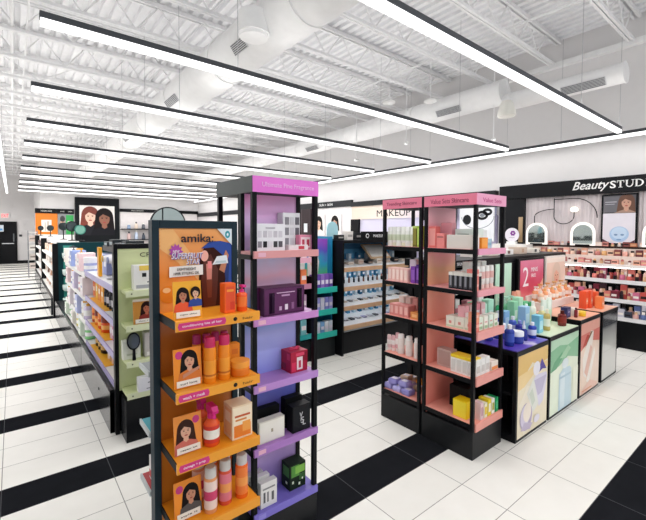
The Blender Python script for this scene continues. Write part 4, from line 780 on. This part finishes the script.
art('poster_print', .6, .575, rm, [('f2b49c', [(.45, 0), (.6, .3), (1, .6), (1, 0)]), ('e8788c', [(.0, .0), (0, .3), (.3, .1), (.4, 0)]), ('f6d0bc', [(.7, .0), (1, .35), (1, .0)])], t, (0, -.03, .022))
text('2', .14, .22, 'fdf4f6', t, (-.17, -.0345, .3)); text('MINIS', .17, .05, 'fdf4f6', t, (.05, -.0345, .46)); text('FREE', .12, .04, 'fdf4f6', t, (.03, -.0345, .395))
t = thing('promo_poster', 'peach poster of a smiling face behind the peach bottles', 'poster', (5.43, 2.05, .76))
MB().box(-.3, -.03, 0, .3, 0, .62, M('e8ded8', .4)).build('poster_frame', t, .003)
art('poster_print', .56, .575, 'f6e6da', [('f3d2c0', rect(0, 0, 1, .9))]+portrait(.52, .6, .36, 'eeb296', 'e8cbb8', 'f0c0a8', 1.03, True, 'd8625a'), t, (0, -.03, .022))
for i in range(6):
    carton(f'{ORD[i]} pink and white carton from the coral tower on the island shelf', (3.2+.11*i, 2.12, (1.10, .85)[i % 2]), .09, .06, .15+.03*(i % 3), ('f4c4cc', 'f4f0ee', 'e9e6ea', 'f0a8b4')[i % 4], marks=(('e08a9a', .2, .3, .8, .55),))
for i in range(5): carton(f'{ORD[i]} white tester box on top of the island shelving', (3.9+.36*i, 2.3, 1.411), .2, .14, .06+.02*(i % 2), ('f3ece4', 'e9ddd2', 'f6f2ee', 'd9c4b4', 'efe6dc')[i], marks=((('2a2a2c', 'ee8a3a', '7a5a4a', 'caa48a', '3a3a3c')[i], .3, .2, .6, .8),))

# ================================================================== MAKEUP GONDOLA WITH WOODEN TRAYS
WOOD = ramp_mat('oak_front', [(0, 'b98f6c'), (.5, 'd0a884'), (1, 'c39c78')], 'X', -1, 1, .45, noise=1.6)
K = thing('makeup_shelving', 'makeup shelving with white tester trays and oak fronts', 'shelving', (3.45, 3.87, 0)); W_ = 1.5
BLUE = M('5aa6d4', .4)
MB().box(0, .06, 0, W_, .75, .3, M('232427', .3)).build('base', K, .003); MB().box(0, .5, .3, W_, .55, 1.52, M('3f7fae', .4)).build('back_panel', K)
MB().box(-.03, .0, 0, .0, .75, 1.52, BLACK).build('side_panel', K); MB().box(W_, 0, 0, W_+.03, .75, 1.52, BLACK).build('side_panel', K)
tz = [(1.19, .34), (.93, .29), (.665, .29), (.40, .29)]
for i, (z, dz) in enumerate(tz):
    s = MB().extx([(.02, z-.03), (.5, z+.06), (.5, z+.075), (.02, z-.01)], 0, W_, M('eceef0', .35)).build('tray', K)
    MB().box(0, -.01, z-.055, W_, .02, z+.0, WOOD).build('oak_front', s, .002)
    MB().box(.0, .48, z+.075, W_, .499, z+.075+.15, BLUE).build('blue_backing', s)
    MB().box(.05, .3, z-.022, W_-.05, .312, z-.014, M('ffffff', .5, 0, 7.)).build('light_strip', s)
MB().box(-.03, -.02, 1.52, W_+.03, .75, 1.56, BLACK).build('top_board', K)
t = thing('makeup_sign', 'black fascia sign with round logo on top of the makeup shelving', 'sign', (4.03, 3.87, 1.56))
MB().box(-.26, -.02, 0, .42, .02, .12, BLACK).build('sign_board', t, .002); q = MB(); q.tube([(-.17, -.021, .06), (-.17, -.024, .06)], .032, M('e9e9ea', .4), 20); q.tube([(-.17, -.024, .06), (-.17, -.026, .06)], .02, BLACK, 20); q.build('round_logo', t)
text('MAKEUP', .2, .04, 'e9e9ea', t, (.05, -.022, .04))
cols = ['2a2a2e', '3f3f46', '8a5a4a', 'c98a7a', '5a5a62', 'e0b4a0', '6e3a3a', '1d1d20']
for li, (z, dz) in enumerate(tz):
    n = (8, 15, 14, 12)[li]
    for i in range(n):
        xx = 3.53+1.34*i/(n-1); yy = 3.87+.2; zt_ = z+.024; nm = f'{ORD[i]} tester from the outer end, {("top", "second", "third", "lowest")[li]} oak fronted tray'
        if li == 1: mini('lipstick_tester', nm, 'lipstick', (xx, yy, zt_), [[(.014, -.006), (.014, .05)], [(.011, .05), (.011, .075), (.004, .09)]], [M(cols[i % 3], .3), M(cols[(i*3) % 8], .35)])
        elif li == 0: minibox('palette', nm, 'palette', (xx, yy, zt_-.005), .1, .09, .04 if i % 2 else .07, ('33363a', 'e6dcd0', 'c4b4a8')[i % 3], 'b59a88')
        elif li == 2: minibox('compact', nm, 'compact', (xx, yy, zt_-.006), .05, .08, .02, ('2f3034', 'd9c8ba', '8a8d92', 'f0ece8')[i % 4], 'c9b4a4')
        else: minibox('tester_pan', nm, 'tester', (xx, yy, zt_-.006), .06, .08, .022, ('b9b4d8', 'd9d6e0', '50525a', 'e6e4ea')[i % 4], '7a7a88')
    for i in range(n):
        xx = 3.53+1.34*i/(n-1); nm = f'{ORD[i]} boxed makeup refill from the outer end, behind the {("top", "second", "third", "lowest")[li]} tray'
        minibox('refill_carton', nm, 'box', (xx, 3.87+.42, z+.057), .05, .06, .1+.02*(i % 2), ('6fb0d4', '4a94c0', 'cfe2ee', '2f6f98', 'e9eef2')[(i+li) % 5], 'f4f6f8')
t = thing('tilted_tray', 'open wooden tester tray leaning on the top makeup shelf', 'tray', (4.35, 4.16, 1.37)); t.rotation_euler = (.75, 0, .0)
MB().box(-.22, -.15, 0, .22, .15, .02, M('d9b894', .45)).build('tray_board', t); MB().box(-.19, -.12, .02, .19, .12, .026, M('f2efea', .4)).build('tray_liner', t)
for i in range(8):
    x_ = 3.55+.17*i
    minibox('tester_block', f'{ORD[i]} dark tester block on top of the makeup shelving', 'tester', (x_, 4.1, 1.561), .11, .1, .07+.05*((i*3) % 4)/3, ('1f2023', 'e6e0da', '2a2c30', '55585c')[i % 4], 'a8a4a0')
t = thing('arch_sign', 'pale blue arched card standing on the makeup shelving end', 'display card', (3.6, 4.3, 1.56))
MB().prism(rect(-.1, 0, .1, .16)[:2]+[(.1, .16)]+[(.1*math.cos(a), .16+.1*math.sin(a)) for a in [PI*i/12 for i in range(1, 12)]]+[(-.1, .16)], -.01, .01, M('a8d4de', .4)).build('card_body', t, .002); MB().box(-.08, -.04, 0, .08, .04, .012, BLACK).build('foot', t)

# rainbow unit beside it
Rb = thing('rainbow_shelving', 'narrow shelving with rainbow panel and teal shelf fronts', 'shelving', (2.99, 3.93, 0))
MB().box(-.6, .05, 0, .4, .7, .27, M('25282a', .3)).build('base', Rb, .003)
MB().box(.385, .12, 0, .405, .7, 1.61, M('1f86b0', .4)).build('side_panel', Rb); MB().box(-.02, 0, .0, .0, .7, 1.1, BLACK).build('divider', Rb)
art('rainbow_panel', .38, .62, ramp_mat('rainbow_print', [(0, 'a8d048'), (.3, '58c090'), (.5, '3aa8c8'), (.75, '6a5ac8'), (1, '9a4fc0')], 'Z', 0, .62, .35, noise=.7), [('f1e2da', [(.12, 0), (.1, .55), (.3, .8), (.5, .78), (.62, .5), (.55, .2), (.6, 0)]), ('e3b9a4', ell(.36, .55, .15, .17)), ('f3cfe0', [(.2, .7), (.36, .86), (.52, .7), (.36, .76)])], Rb, (.19, .2, .96))
MB().box(.0, .3, .27, .38, .32, .96, M('2b7fa8', .4)).build('back_panel', Rb); MB().box(-.6, .3, .27, -.02, .32, 1.62, M('4a4c50', .4)).build('side_back_panel', Rb)
for z in (.92, .63, .33):
    s = MB().box(0, .0, z-.03, .38, .3, z-.005, M('1f8f94', .4)).build('shelf', Rb); MB().box(0, -.015, z-.045, .38, .0, z+.03, M('2fb8a8', .35)).build('teal_front', s, .002)
for z, hx in ((1.33, 'e9b0c4'), (1.0, 'c88aa8'), (.68, '3fae9a'), (.36, '2a9a9a')):
    s = MB().box(-.59, .0, z-.03, -.02, .3, z-.005, M('e6dcdc', .4)).build('side_shelf', Rb); MB().box(-.59, -.012, z-.045, -.02, .0, z+.02, M(hx, .4)).build('side_shelf_front', s)
for li, z in enumerate((.915, .625, .325)):
    for i in range(5): minibox('carton', f'{ORD[i]} {("violet", "lavender", "white and blue")[li]} carton on the {("top", "middle", "lowest")[li]} teal fronted shelf', 'box', (3.03+.07*i, 4.01, z-.0), .06, .07, (.2, .18, .16)[li], (('8a5fc0', '6f4fb0', 'a07ad0'), ('8f8fd8', 'a8a4e4', 'e6e4f4'), ('eef0f6', 'dfe6f4', '7fb0e0'))[li][i % 3], 'f0e6f6')
for li, (z, cs, nm) in enumerate(((1.325, ('e9648a', 'f4d8de', 'e23a62'), 'pink'), (.995, ('f0603a', 'f48a5a', 'e8482c'), 'coral red'), (.675, ('e6d8e0', 'c8a0c0', '8ac07a'), 'mixed pastel'), (.355, ('e9ecec', '7fc0c8', 'cfe0e0'), 'white and teal'))):
    for i in range(5): minibox('carton', f'{ORD[i]} {nm} carton beside the rainbow panel shelving', 'box', (2.46+.1*i, 4.01, z), .085, .08, .2+.03*(i % 2), cs[i % 3], 'fbeef0')

# ================================================================== BEAUTY COUNTER ALONG THE SIDE WALL (faces -X)
# local frame: +x runs towards the camera end (-Y in the store), -y is the front (-X in the store)
def wl(y, xdepth=7.2): return (xdepth, y, 0)
def ring(b, cx, cz, ax, az, tx, tz, y, m, a0=0, a1=2*PI, n=28):
    vs = []; fs = []
    for i in range(n+1):
        a = a0+(a1-a0)*i/n
        vs += [(cx+ax*math.cos(a), y, cz+az*math.sin(a)), (cx+(ax-tx)*math.cos(a), y, cz+(az-tz)*math.sin(a))]
    for i in range(n): fs.append((2*i, 2*i+1, 2*i+3, 2*i+2))
    b.add(vs, fs, m)
BT = thing('beauty_counter', 'long black beauty counter with lit canopy header and tester shelves', 'counter', (7.2, 3.63, 0), FX)
LB = 3.63-.3
b = MB(); b.box(0, -.12, 2.28, LB, 0, 2.52, M('1b1c1f', .4)); b.build('header', BT, .003)
MB().box(0, -.1, 0, .45, 0, 2.28, M('1e1f22', .45)).build('end_pillar', BT); MB().box(.36, -.112, 1.5, .43, -.1, 1.95, M('b59a78', .4)).build('lit_niche_strip', BT)  # beige strip paints the glow of a warm-lit niche in the pillar
text('Beauty', .5, .17, 'f4f4f2', BT, (1.46, -.1215, 2.315), italic=.35, bold=.012)
L_ = MB(); LM = M('f4f4f2', .4); yL = -.1225; z0, ht = 2.35, .108; xc = 1.845
def serif(x, z, w=.034): L_.box(x-w/2, yL, z, x+w/2, yL+.002, z+.009, LM)
L_.box(xc-.045, yL, z0+ht-.012, xc+.045, yL+.002, z0+ht, LM); L_.box(xc-.045, yL, z0+ht-.035, xc-.037, yL+.002, z0+ht, LM); L_.box(xc+.037, yL, z0+ht-.035, xc+.045, yL+.002, z0+ht, LM); L_.box(xc-.011, yL, z0, xc+.011, yL+.002, z0+ht, LM); serif(xc, z0, .05)
xc = 1.955; L_.box(xc-.045, yL, z0+.04, xc-.023, yL+.002, z0+ht, LM); L_.box(xc+.033, yL, z0+.04, xc+.043, yL+.002, z0+ht, LM); serif(xc-.034, z0+ht-.009); serif(xc+.038, z0+ht-.009); ring(L_, xc-.001, z0+.045, .044, .045, .016, .014, yL, LM, PI, 2*PI)
xc = 2.07; L_.box(xc-.045, yL, z0, xc-.023, yL+.002, z0+ht, LM); serif(xc-.036, z0); serif(xc-.036, z0+ht-.009); ring(L_, xc-.02, z0+ht/2, .07, ht/2, .022, .011, yL, LM, -PI/2, PI/2)
xc = 2.165; L_.box(xc-.011, yL, z0, xc+.011, yL+.002, z0+ht, LM); serif(xc, z0, .045); serif(xc, z0+ht-.009, .045)
ring(L_, 2.265, z0+ht/2, .062, ht/2+.003, .022, .01, yL, LM)
L_.build('lettering', BT); text('S', .075, .113, 'f4f4f2', BT, (1.752, -.1215, 2.347), 'lettering', bold=.02)
# curtain backdrop
q = MB(); vs = []; fs = []; n = 200
for i in range(n+1):
    x_ = .45+(LB-.45)*i/n; y_ = -.03+.012*math.sin(i*1.45)+.006*math.sin(i*.53); vs += [(x_, y_, 1.3), (x_, y_, 2.28)]
for i in range(n): fs.append((2*i, 2*i+2, 2*i+3, 2*i+1))
q.add(vs, fs, M('d9d0d2', .7), True); q.build('pleated_backdrop', BT)
MB().box(.0, -.3, 0, LB, -.0, .40, M('17181a', .3)).build('base', BT, .003); MB().box(.45, -.02, .4, LB, 0, 1.3, M('1a1a1d', .5)).build('back_panel', BT)
MB().box(.0, -.3, .4, .03, -.02, 1.2, BLACK).build('end_panel', BT)
for z in (.44, .70, .98):
    s = MB().box(.03, -.3, z-.03, LB, -.02, z-.004, M('d7d5d6', .4)).build('shelf', BT); MB().box(.03, -.306, z-.045, LB, -.3, z+.012, M('e9e7e8', .35)).build('shelf_edge', s); MB().box(.05, -.29, z-.04, LB-.05, -.28, z-.032, M('ffffff', .5, 0, 6.)).build('light_strip', s)
MB().box(.03, -.34, 1.17, LB, -.02, 1.215, M('efe6e0', .4)).build('counter_top', BT, .003); MB().box(.05, -.3, 1.16, LB-.05, -.29, 1.169, M('ffffff', .5, 0, 6.)).build('light_strip', BT); MB().box(.03, -.2, 1.215, LB, -.02, 1.33, M('ead9cf', .4)).build('tester_step', BT, .003); MB().box(.03, -.1, 1.33, LB, -.02, 1.44, M('e5d3ca', .4)).build('tester_step', BT, .003)
MB().box(.03, -.1, 1.44, LB, -.02, 1.47, M('3a2c28', .4)).build('ledge', BT)
pal = ['c9837a', 'e3a890', 'b5605c', 'f0cdb8', '8a4a48', 'e9b47a', 'd98a8a', 'f3dcd0', '6e3438', 'eeb0a0', 'c07a5a', 'e8c0a8']
def wx(y): return 3.63-y
def wall_item(kind, label, y, out, z, h, c, cap, i):
    p = (7.2-out, y, z)
    if kind == 'box': minibox('palette', label, 'palette', p, .078, .06, h*1.2, c, cap, rz=FX)
    elif kind == 'lip': mini('lipstick', label, 'lipstick', p, [[(.022, 0), (.022, h*.7)], [(.018, h*.7), (.018, h), (.008, h*1.2)]], [M(cap, .3), M(c, .35)], n=10)
    else: mini('bottle', label, 'bottle', p, [[(.032, 0), (.034, .005), (.034, h*.7), (.018, h*.8)], [(.02, h*.8), (.02, h*1.15)]], [M(c, .3), M(cap, .35)], n=10)
NY = 21
for li, (nm, out, z, hs, kinds) in enumerate((('front of the beauty counter top', .27, 1.216, .05, ('box', 'lip')), ('middle tester step', .15, 1.331, .07, ('box', 'bot')), ('rear tester step', .085, 1.471, .045, ('lip', 'box')),
        ('front of the top dark shelf', .25, .977, .09, ('lip', 'bot')), ('rear of the top dark shelf', .14, .977, .13, ('bot', 'box')), ('front of the middle dark shelf', .25, .697, .09, ('box', 'lip')), ('rear of the middle dark shelf', .14, .697, .14, ('bot', 'box')), ('front of the lowest dark shelf', .25, .437, .08, ('bot', 'box')), ('rear of the lowest dark shelf', .14, .437, .13, ('box', 'bot')))):
    for i in range(NY):
        y = 2.9-1.72*i/(NY-1)
        c = pal[(i*5+li*7+(i//3)) % 12]
        if 3 <= li: c = ('c2544e', 'd97a70', '9a3a48', 'e9a890', '7a2a3a', 'c86a8a', 'eac4b4', '3a2a30')[(i*3+li) % 8] if li < 7 else ('5a6a9a', 'c9c6d0', '3a4050', 'd9a8a0')[(i+li) % 4]
        num = ORD[i]
        wall_item(kinds[(i//2) % 2], f'{num} item from the pillar end on the {nm}', y, out, z, hs*(1+.25*((i*7) % 3)/2), c, ('f0e6e0', '2a2426', 'd9b08a')[(i+li) % 3], i)
# counter fixtures: mirrors, poster, disc sign, lamp
def arch(w, h, n=16): return [(-w, 0), (w, 0), (w, h-w)]+[(w*math.cos(PI*i/n), h-w+w*math.sin(PI*i/n)) for i in range(1, n)]+[(-w, h-w)]
for i, (y, lb) in enumerate(((2.945, 'white framed arched vanity mirror nearest the black pillar'), (2.25, 'white framed arched vanity mirror beside the framed poster'), (1.33, 'white framed arched vanity mirror beyond the framed poster'))):
    t = thing('vanity_mirror', lb, 'mirror', (7.07, y, 1.472), FX)
    w = .175; h = .37
    MB().prism(arch(w, h), -.02, .0, M('fbf8f2', .4, 0, .35)).build('mirror_frame', t, .003)
    MB().prism([(x_, z_+.03) for x_, z_ in arch(w-.04, h-.07)], -.024, -.02, M('b4c0be', .04, .9)).build('mirror_glass', t)
    MB().box(-.1, -.03, 0, .1, .03, .02, BLACK).build('foot', t)
t = thing('framed_poster', 'black framed poster of a woman above a pale blue mask shape', 'poster', (7.14, 1.80, 1.5), FX)
MB().box(-.225, -.03, 0, .225, 0, .76, BLACK).build('frame', t, .003)
art('photo_print', .4, .26, '55545a', [('6b6a70', rect(.02, .05, .5, .95)), ('bdbcc2', rect(.06, .62, .42, .66)), ('bdbcc2', rect(.06, .5, .36, .53))]+portrait(.72, .56, .62, 'c99a84', '6a4a3c', 'a88a7a', .65), t, (0, -.03, .475))
art('mask_print', .4, .45, 'e4dfe8', [('a9c6e6', ell(.52, .3, .3, .26)), ('c4d8ee', ell(.52, .34, .24, .2)), ('6e8fb8', ell(.42, .28, .06, .03, 12)), ('6e8fb8', ell(.62, .28, .06, .03, 12)), ('7a9cc4', ell(.52, .12, .08, .025, 12)), ('5a3a48', [(0, 0), (.25, 0), (.0, .14)]), ('5a3a48', [(.8, 0), (1, 0), (1, .12)])], t, (0, -.03, .02))
t = thing('disc_sign', 'round white disc sign with purple flower by the black pillar', 'sign', (6.98, 3.33, 1.5), FX)
MB().tube([(0, -.008, .13), (0, .008, .13)], .125, M('ece7f0', .35), 36).build('disc', t); MB().box(-.08, -.04, -.03, .08, .04, .012, WHITE).build('foot', t)
q = MB()
for k in range(6): q.tube([(.02+.03*math.cos(k*PI/3), -.0085, .16+.03*math.sin(k*PI/3)), (.02+.03*math.cos(k*PI/3), -.011, .16+.03*math.sin(k*PI/3))], .018, M('8a3a9a', .4), 12)
q.build('flower_print', t); text('clean', .1, .022, '8a7a90', t, (0, -.0095, .075))
MB().box(.03, -.40, 1.35, .62, -.12, 1.47, M('f0ece8', .4)).build('tester_plinth', BT, .003)
t = thing('wall_lamp', 'black curved pipe lamp with white globe shade on the pleated backdrop', 'lamp', (7.12, 2.70, 1.95), FX)
q = []
for i in range(15): a = PI*.5+PI*.5*i/14; q.append((.0-.0+.34*math.cos(a), 0, -.02+.2*math.sin(a)))
MB().tube([(-.31, 0, -.16)]+[(-.31+.31*(1-math.cos(a)), 0, .12*math.sin(a)+.0) for a in [PI*.5*i/12 for i in range(13)]], .007, BLACK, 10).build('left_pipe', t)
MB().tube([(.0, 0, .3)]+[(.0, 0, .0)]+[(.15-.15*math.cos(a), 0, -.0-.13*math.sin(a)) for a in [PI*i/14*.95 for i in range(15)]]+[(.3, 0, .06)], .007, BLACK, 10).build('hook_pipe', t)
MB().tube([(.0, 0, .28), (.3, 0, .28)]+[(.3+.32*math.sin(a), 0, .28-.32*(1-math.cos(a))) for a in [PI*.5*i/12 for i in range(1, 13)]], .007, BLACK, 10).build('right_pipe', t)
MB().lathe([(.02, 0), (.055, .02), (.052, .06), (.025, .08)], M('fdf6e8', .5, 0, 1.4), .3, -.0, 24).build('globe_shade', t, loc=(0, 0, .06))

# ------------------------------------------------------------------ side wall bays beyond the beauty counter
t = thing('wall_display', 'makeup wall bay with peach sign and lilac panel', 'wall display', (7.2, 7.69, 0), FX); L8 = 7.69-3.7
MB().box(0, -.06, .3, L8, 0, 2.0, ramp_mat('lilac_panel', [(0, 'd9d6ea'), (1, 'cfc8e6')], 'X', 0, 4, .5)).build('back_panel', t)
art('makeup_sign_print', L8, .34, ramp_mat('sign_print', [(0, 'f2dccb'), (.35, 'f3e3da'), (.7, 'd9d4ea'), (1, 'c9cbe8')], 'X', -2, 2, .4), [], t, (L8/2, -.06, 2.0), th=.03)
text('MAKEUP', 1.05, .16, '2c2b30', t, (1.45, -.0915, 2.05)); MB().box(1.35, -.092, 2.25, 1.75, -.09, 2.32, BLACK).build('small_label', t); text('NEW IN', .25, .035, 'e6e6e6', t, (1.55, -.0935, 2.268))
MB().box(0, -.13, 2.34, L8, 0, 2.46, M('2c2d30', .4)).build('header', t); MB().box(0, -.4, 0, L8, 0, .3, BLACK).build('base', t); MB().box(-.0, -.12, .3, .3, -.0, 2.0, BLACK).build('end_column', t)
for z in (.62, .95, 1.28): MB().box(.3, -.38, z-.03, L8, -.06, z, M('e4e2e8', .4)).build('shelf', t)
for li, z in enumerate((1.281, .951)):
    for i in range(14):
        mini('bottle', f'{ORD[i]} tall foundation bottle from the black column, {("upper", "lower")[li]} makeup bay shelf', 'bottle', (7.0, 7.2-.24*i, z), [[(.04, 0), (.045, .01), (.045, .15), (.02, .18)], [(.025, .18), (.025, .24)]], [M(('f2e9e4', 'e4d8ea', 'd9c0b0', 'c8d0e8')[(i+li) % 4], .3), M(('f6f6f6', '3a3a40')[i % 2], .4)], n=10)
t = thing('tools_poster', 'white poster with black goggle shaped hair tools seen through the coral tower', 'poster', (7.07, 4.06, 1.5), FX)
MB().box(-.36, -.02, 0, .36, 0, .72, M('eef0f4', .4)).build('poster_board', t)
q = MB()
for (cx, cz, ax, az, tx) in ((.12, .5, .12, .09, .05), (-.2, .42, .09, .1, .09), (.22, .56, .1, .07, .05)): ring(q, cx, cz, ax, az, tx, min(tx, az), -.0205, M('232428', .4))
ring(q, .02, .48, .34, .24, .012, .012, -.021, M('7f8894', .4), PI, 2*PI); q.add([(x_, -.0215, z_) for x_, z_ in ell(.12, .5, .05, .035)], [tuple(range(22))], M('8a8f98', .4)); q.build('tool_print', t)
t = thing('brand_sign', 'black wall sign with white capital lettering left of the tools poster', 'sign', (7.06, 4.92, 1.93), FX)
MB().box(-.42, -.02, 0, .42, 0, .42, M('2a2b2e', .4)).build('sign_board', t); text('EMERGE', .55, .1, 'eeeeee', t, (.02, -.022, .2))
t = thing('wall_display', 'white wall bay with beauty photographs under a black fascia', 'wall display', (7.2, 18.9, 0), FX); L9 = 18.9-7.72
MB().box(0, -.04, .3, L9, 0, 2.36, M('ebe7e8', .5)).build('back_panel', t); MB().box(0, -.08, 2.36, L9, 0, 2.53, M('2e2f32', .4)).build('header', t); MB().box(0, -.4, 0, L9, 0, .3, BLACK).build('base', t)
for z in (.7, 1.1): MB().box(0, -.36, z, L9, -.04, z+.03, M('d9d6d6', .4)).build('shelf', t)
text('SUN + SKIN', .6, .07, 'efefef', t, (10.1, -.082, 2.41))
for i, (y, lb, skin, hair, top, bg) in enumerate(((8.42, 'small wall photograph of a dark haired face nearest the makeup sign', 'c79a84', '1d1818', 'e8e0dc', 'f0ebe8'), (9.15, 'wall photograph of a black haired head left of the smaller photograph', 'e0b8a0', '141214', 'f0e8e4', 'efeae8'), (13.5, 'distant wall photograph of a smiling face between the shelf uprights', 'e4bca4', '5a3a2a', 'd9c8c8', 'f3eeec'))):
    t = thing('wall_photograph', lb, 'photograph', (7.15, y, 1.55), FX); MB().box(-.28, -.03, 0, .28, 0, .62, M('f4f1f0', .4)).build('photo_board', t)
    art('photo_print', .54, .58, bg, portrait(.55, .58, .46, skin, hair, top, .58/.54), t, (0, -.03, .02))
t = thing('wall_panel', 'dark brown wall panel with a pale tag seen through the fragrance tower', 'wall panel', (7.14, 9.95, 1.3), FX)
MB().box(-.46, -.06, 0, .46, 0, 1.06, M('3a3033', .4)).build('panel_board', t, .004); MB().box(-.02, -.062, 0, .0, -.06, 1.06, M('5a4e50', .4)).build('seam', t); MB().box(.12, -.064, .35, .3, -.06, .62, M('d9dee2', .4)).build('pale_tag', t)
# round mirror behind the orange display
t = thing('round_mirror', 'large black rimmed round mirror rising behind the orange poster display', 'mirror', (2.0, 6.6, 1.1))
MB().tube([(0, -.015, .68), (0, .015, .68)], .29, BLACK, 40).build('mirror_frame', t); MB().tube([(0, -.018, .68), (0, -.0155, .68)], .27, M('a9b4b2', .06, .7), 40).build('mirror_glass', t); MB().box(-.1, -.019, .42, -.08, -.018, .94, BLACK).build('centre_bar', t)
MB().box(-.04, -.04, 0, .04, .04, .4, BLACK).build('stem', t)
t = thing('gondola', 'dark second aisle shelving hidden behind the orange display', 'shelving', (1.45, 5.6, 0))
MB().box(0, 0, 0, 1.0, 3.4, 1.1, M('1e2023', .5)).build('shelf_body', t, .003)

GROUPS = {'photo_card': 'photo cards on display shelves', 'poster_counter': 'low poster counters in a row', 'vanity_mirror': 'arched vanity mirrors on the beauty counter', 'wall_photograph': 'photographs on the side wall',
          'gondola': 'shelving units along the left aisle', 'gift_box': 'gift boxes on the fragrance tower', 'gift_set': 'plum perfume gift sets', 'display_post': 'black posts along the left aisle', 'air_duct': 'white ceiling ducts',
          'ceiling_sensor': 'small ceiling detectors', 'disc_antenna': 'disc antennas under the ceiling', 'promo_poster': 'posters on the island shelving'}
for o in list(COL.objects):
    g = GROUPS.get(o.name.split('.')[0])
    if g and not o.parent and 'group' not in o: o['group'] = g

# ================================================================== CAMERA, LIGHT, LOOK
f, pitch, roll, yaw = 388.595, .03522, .004255, .673263
cp, sp, cr, sr, cy, sy = math.cos(pitch), math.sin(pitch), math.cos(roll), math.sin(roll), math.cos(yaw), math.sin(yaw)
fw = Vector((sy*cp, cy*cp, -sp)); rt = Vector((cy, -sy, 0)); up = rt.cross(fw)
RT = cr*rt+sr*up; UP = -sr*rt+cr*up
cam = bpy.data.cameras.new('camera'); cam.sensor_width = 36; cam.lens = f/646*36; cam.shift_y = -15.0045/646; cam.clip_start = .05; cam.clip_end = 200
co = bpy.data.objects.new('camera', cam); COL.objects.link(co)
co.matrix_world = Matrix(((RT.x, UP.x, -fw.x, 0), (RT.y, UP.y, -fw.y, 0), (RT.z, UP.z, -fw.z, 1.68), (0, 0, 0, 1)))
S.camera = co
w = bpy.data.worlds.new('daylight'); S.world = w; w.use_nodes = True
w.node_tree.nodes['Background'].inputs[0].default_value = (.93, .97, 1, 1); w.node_tree.nodes['Background'].inputs[1].default_value = .9
S.view_settings.view_transform = 'Standard'; S.view_settings.look = 'None'; S.view_settings.gamma = 1; S.view_settings.use_curve_mapping = False
S.view_settings.exposure = -.08
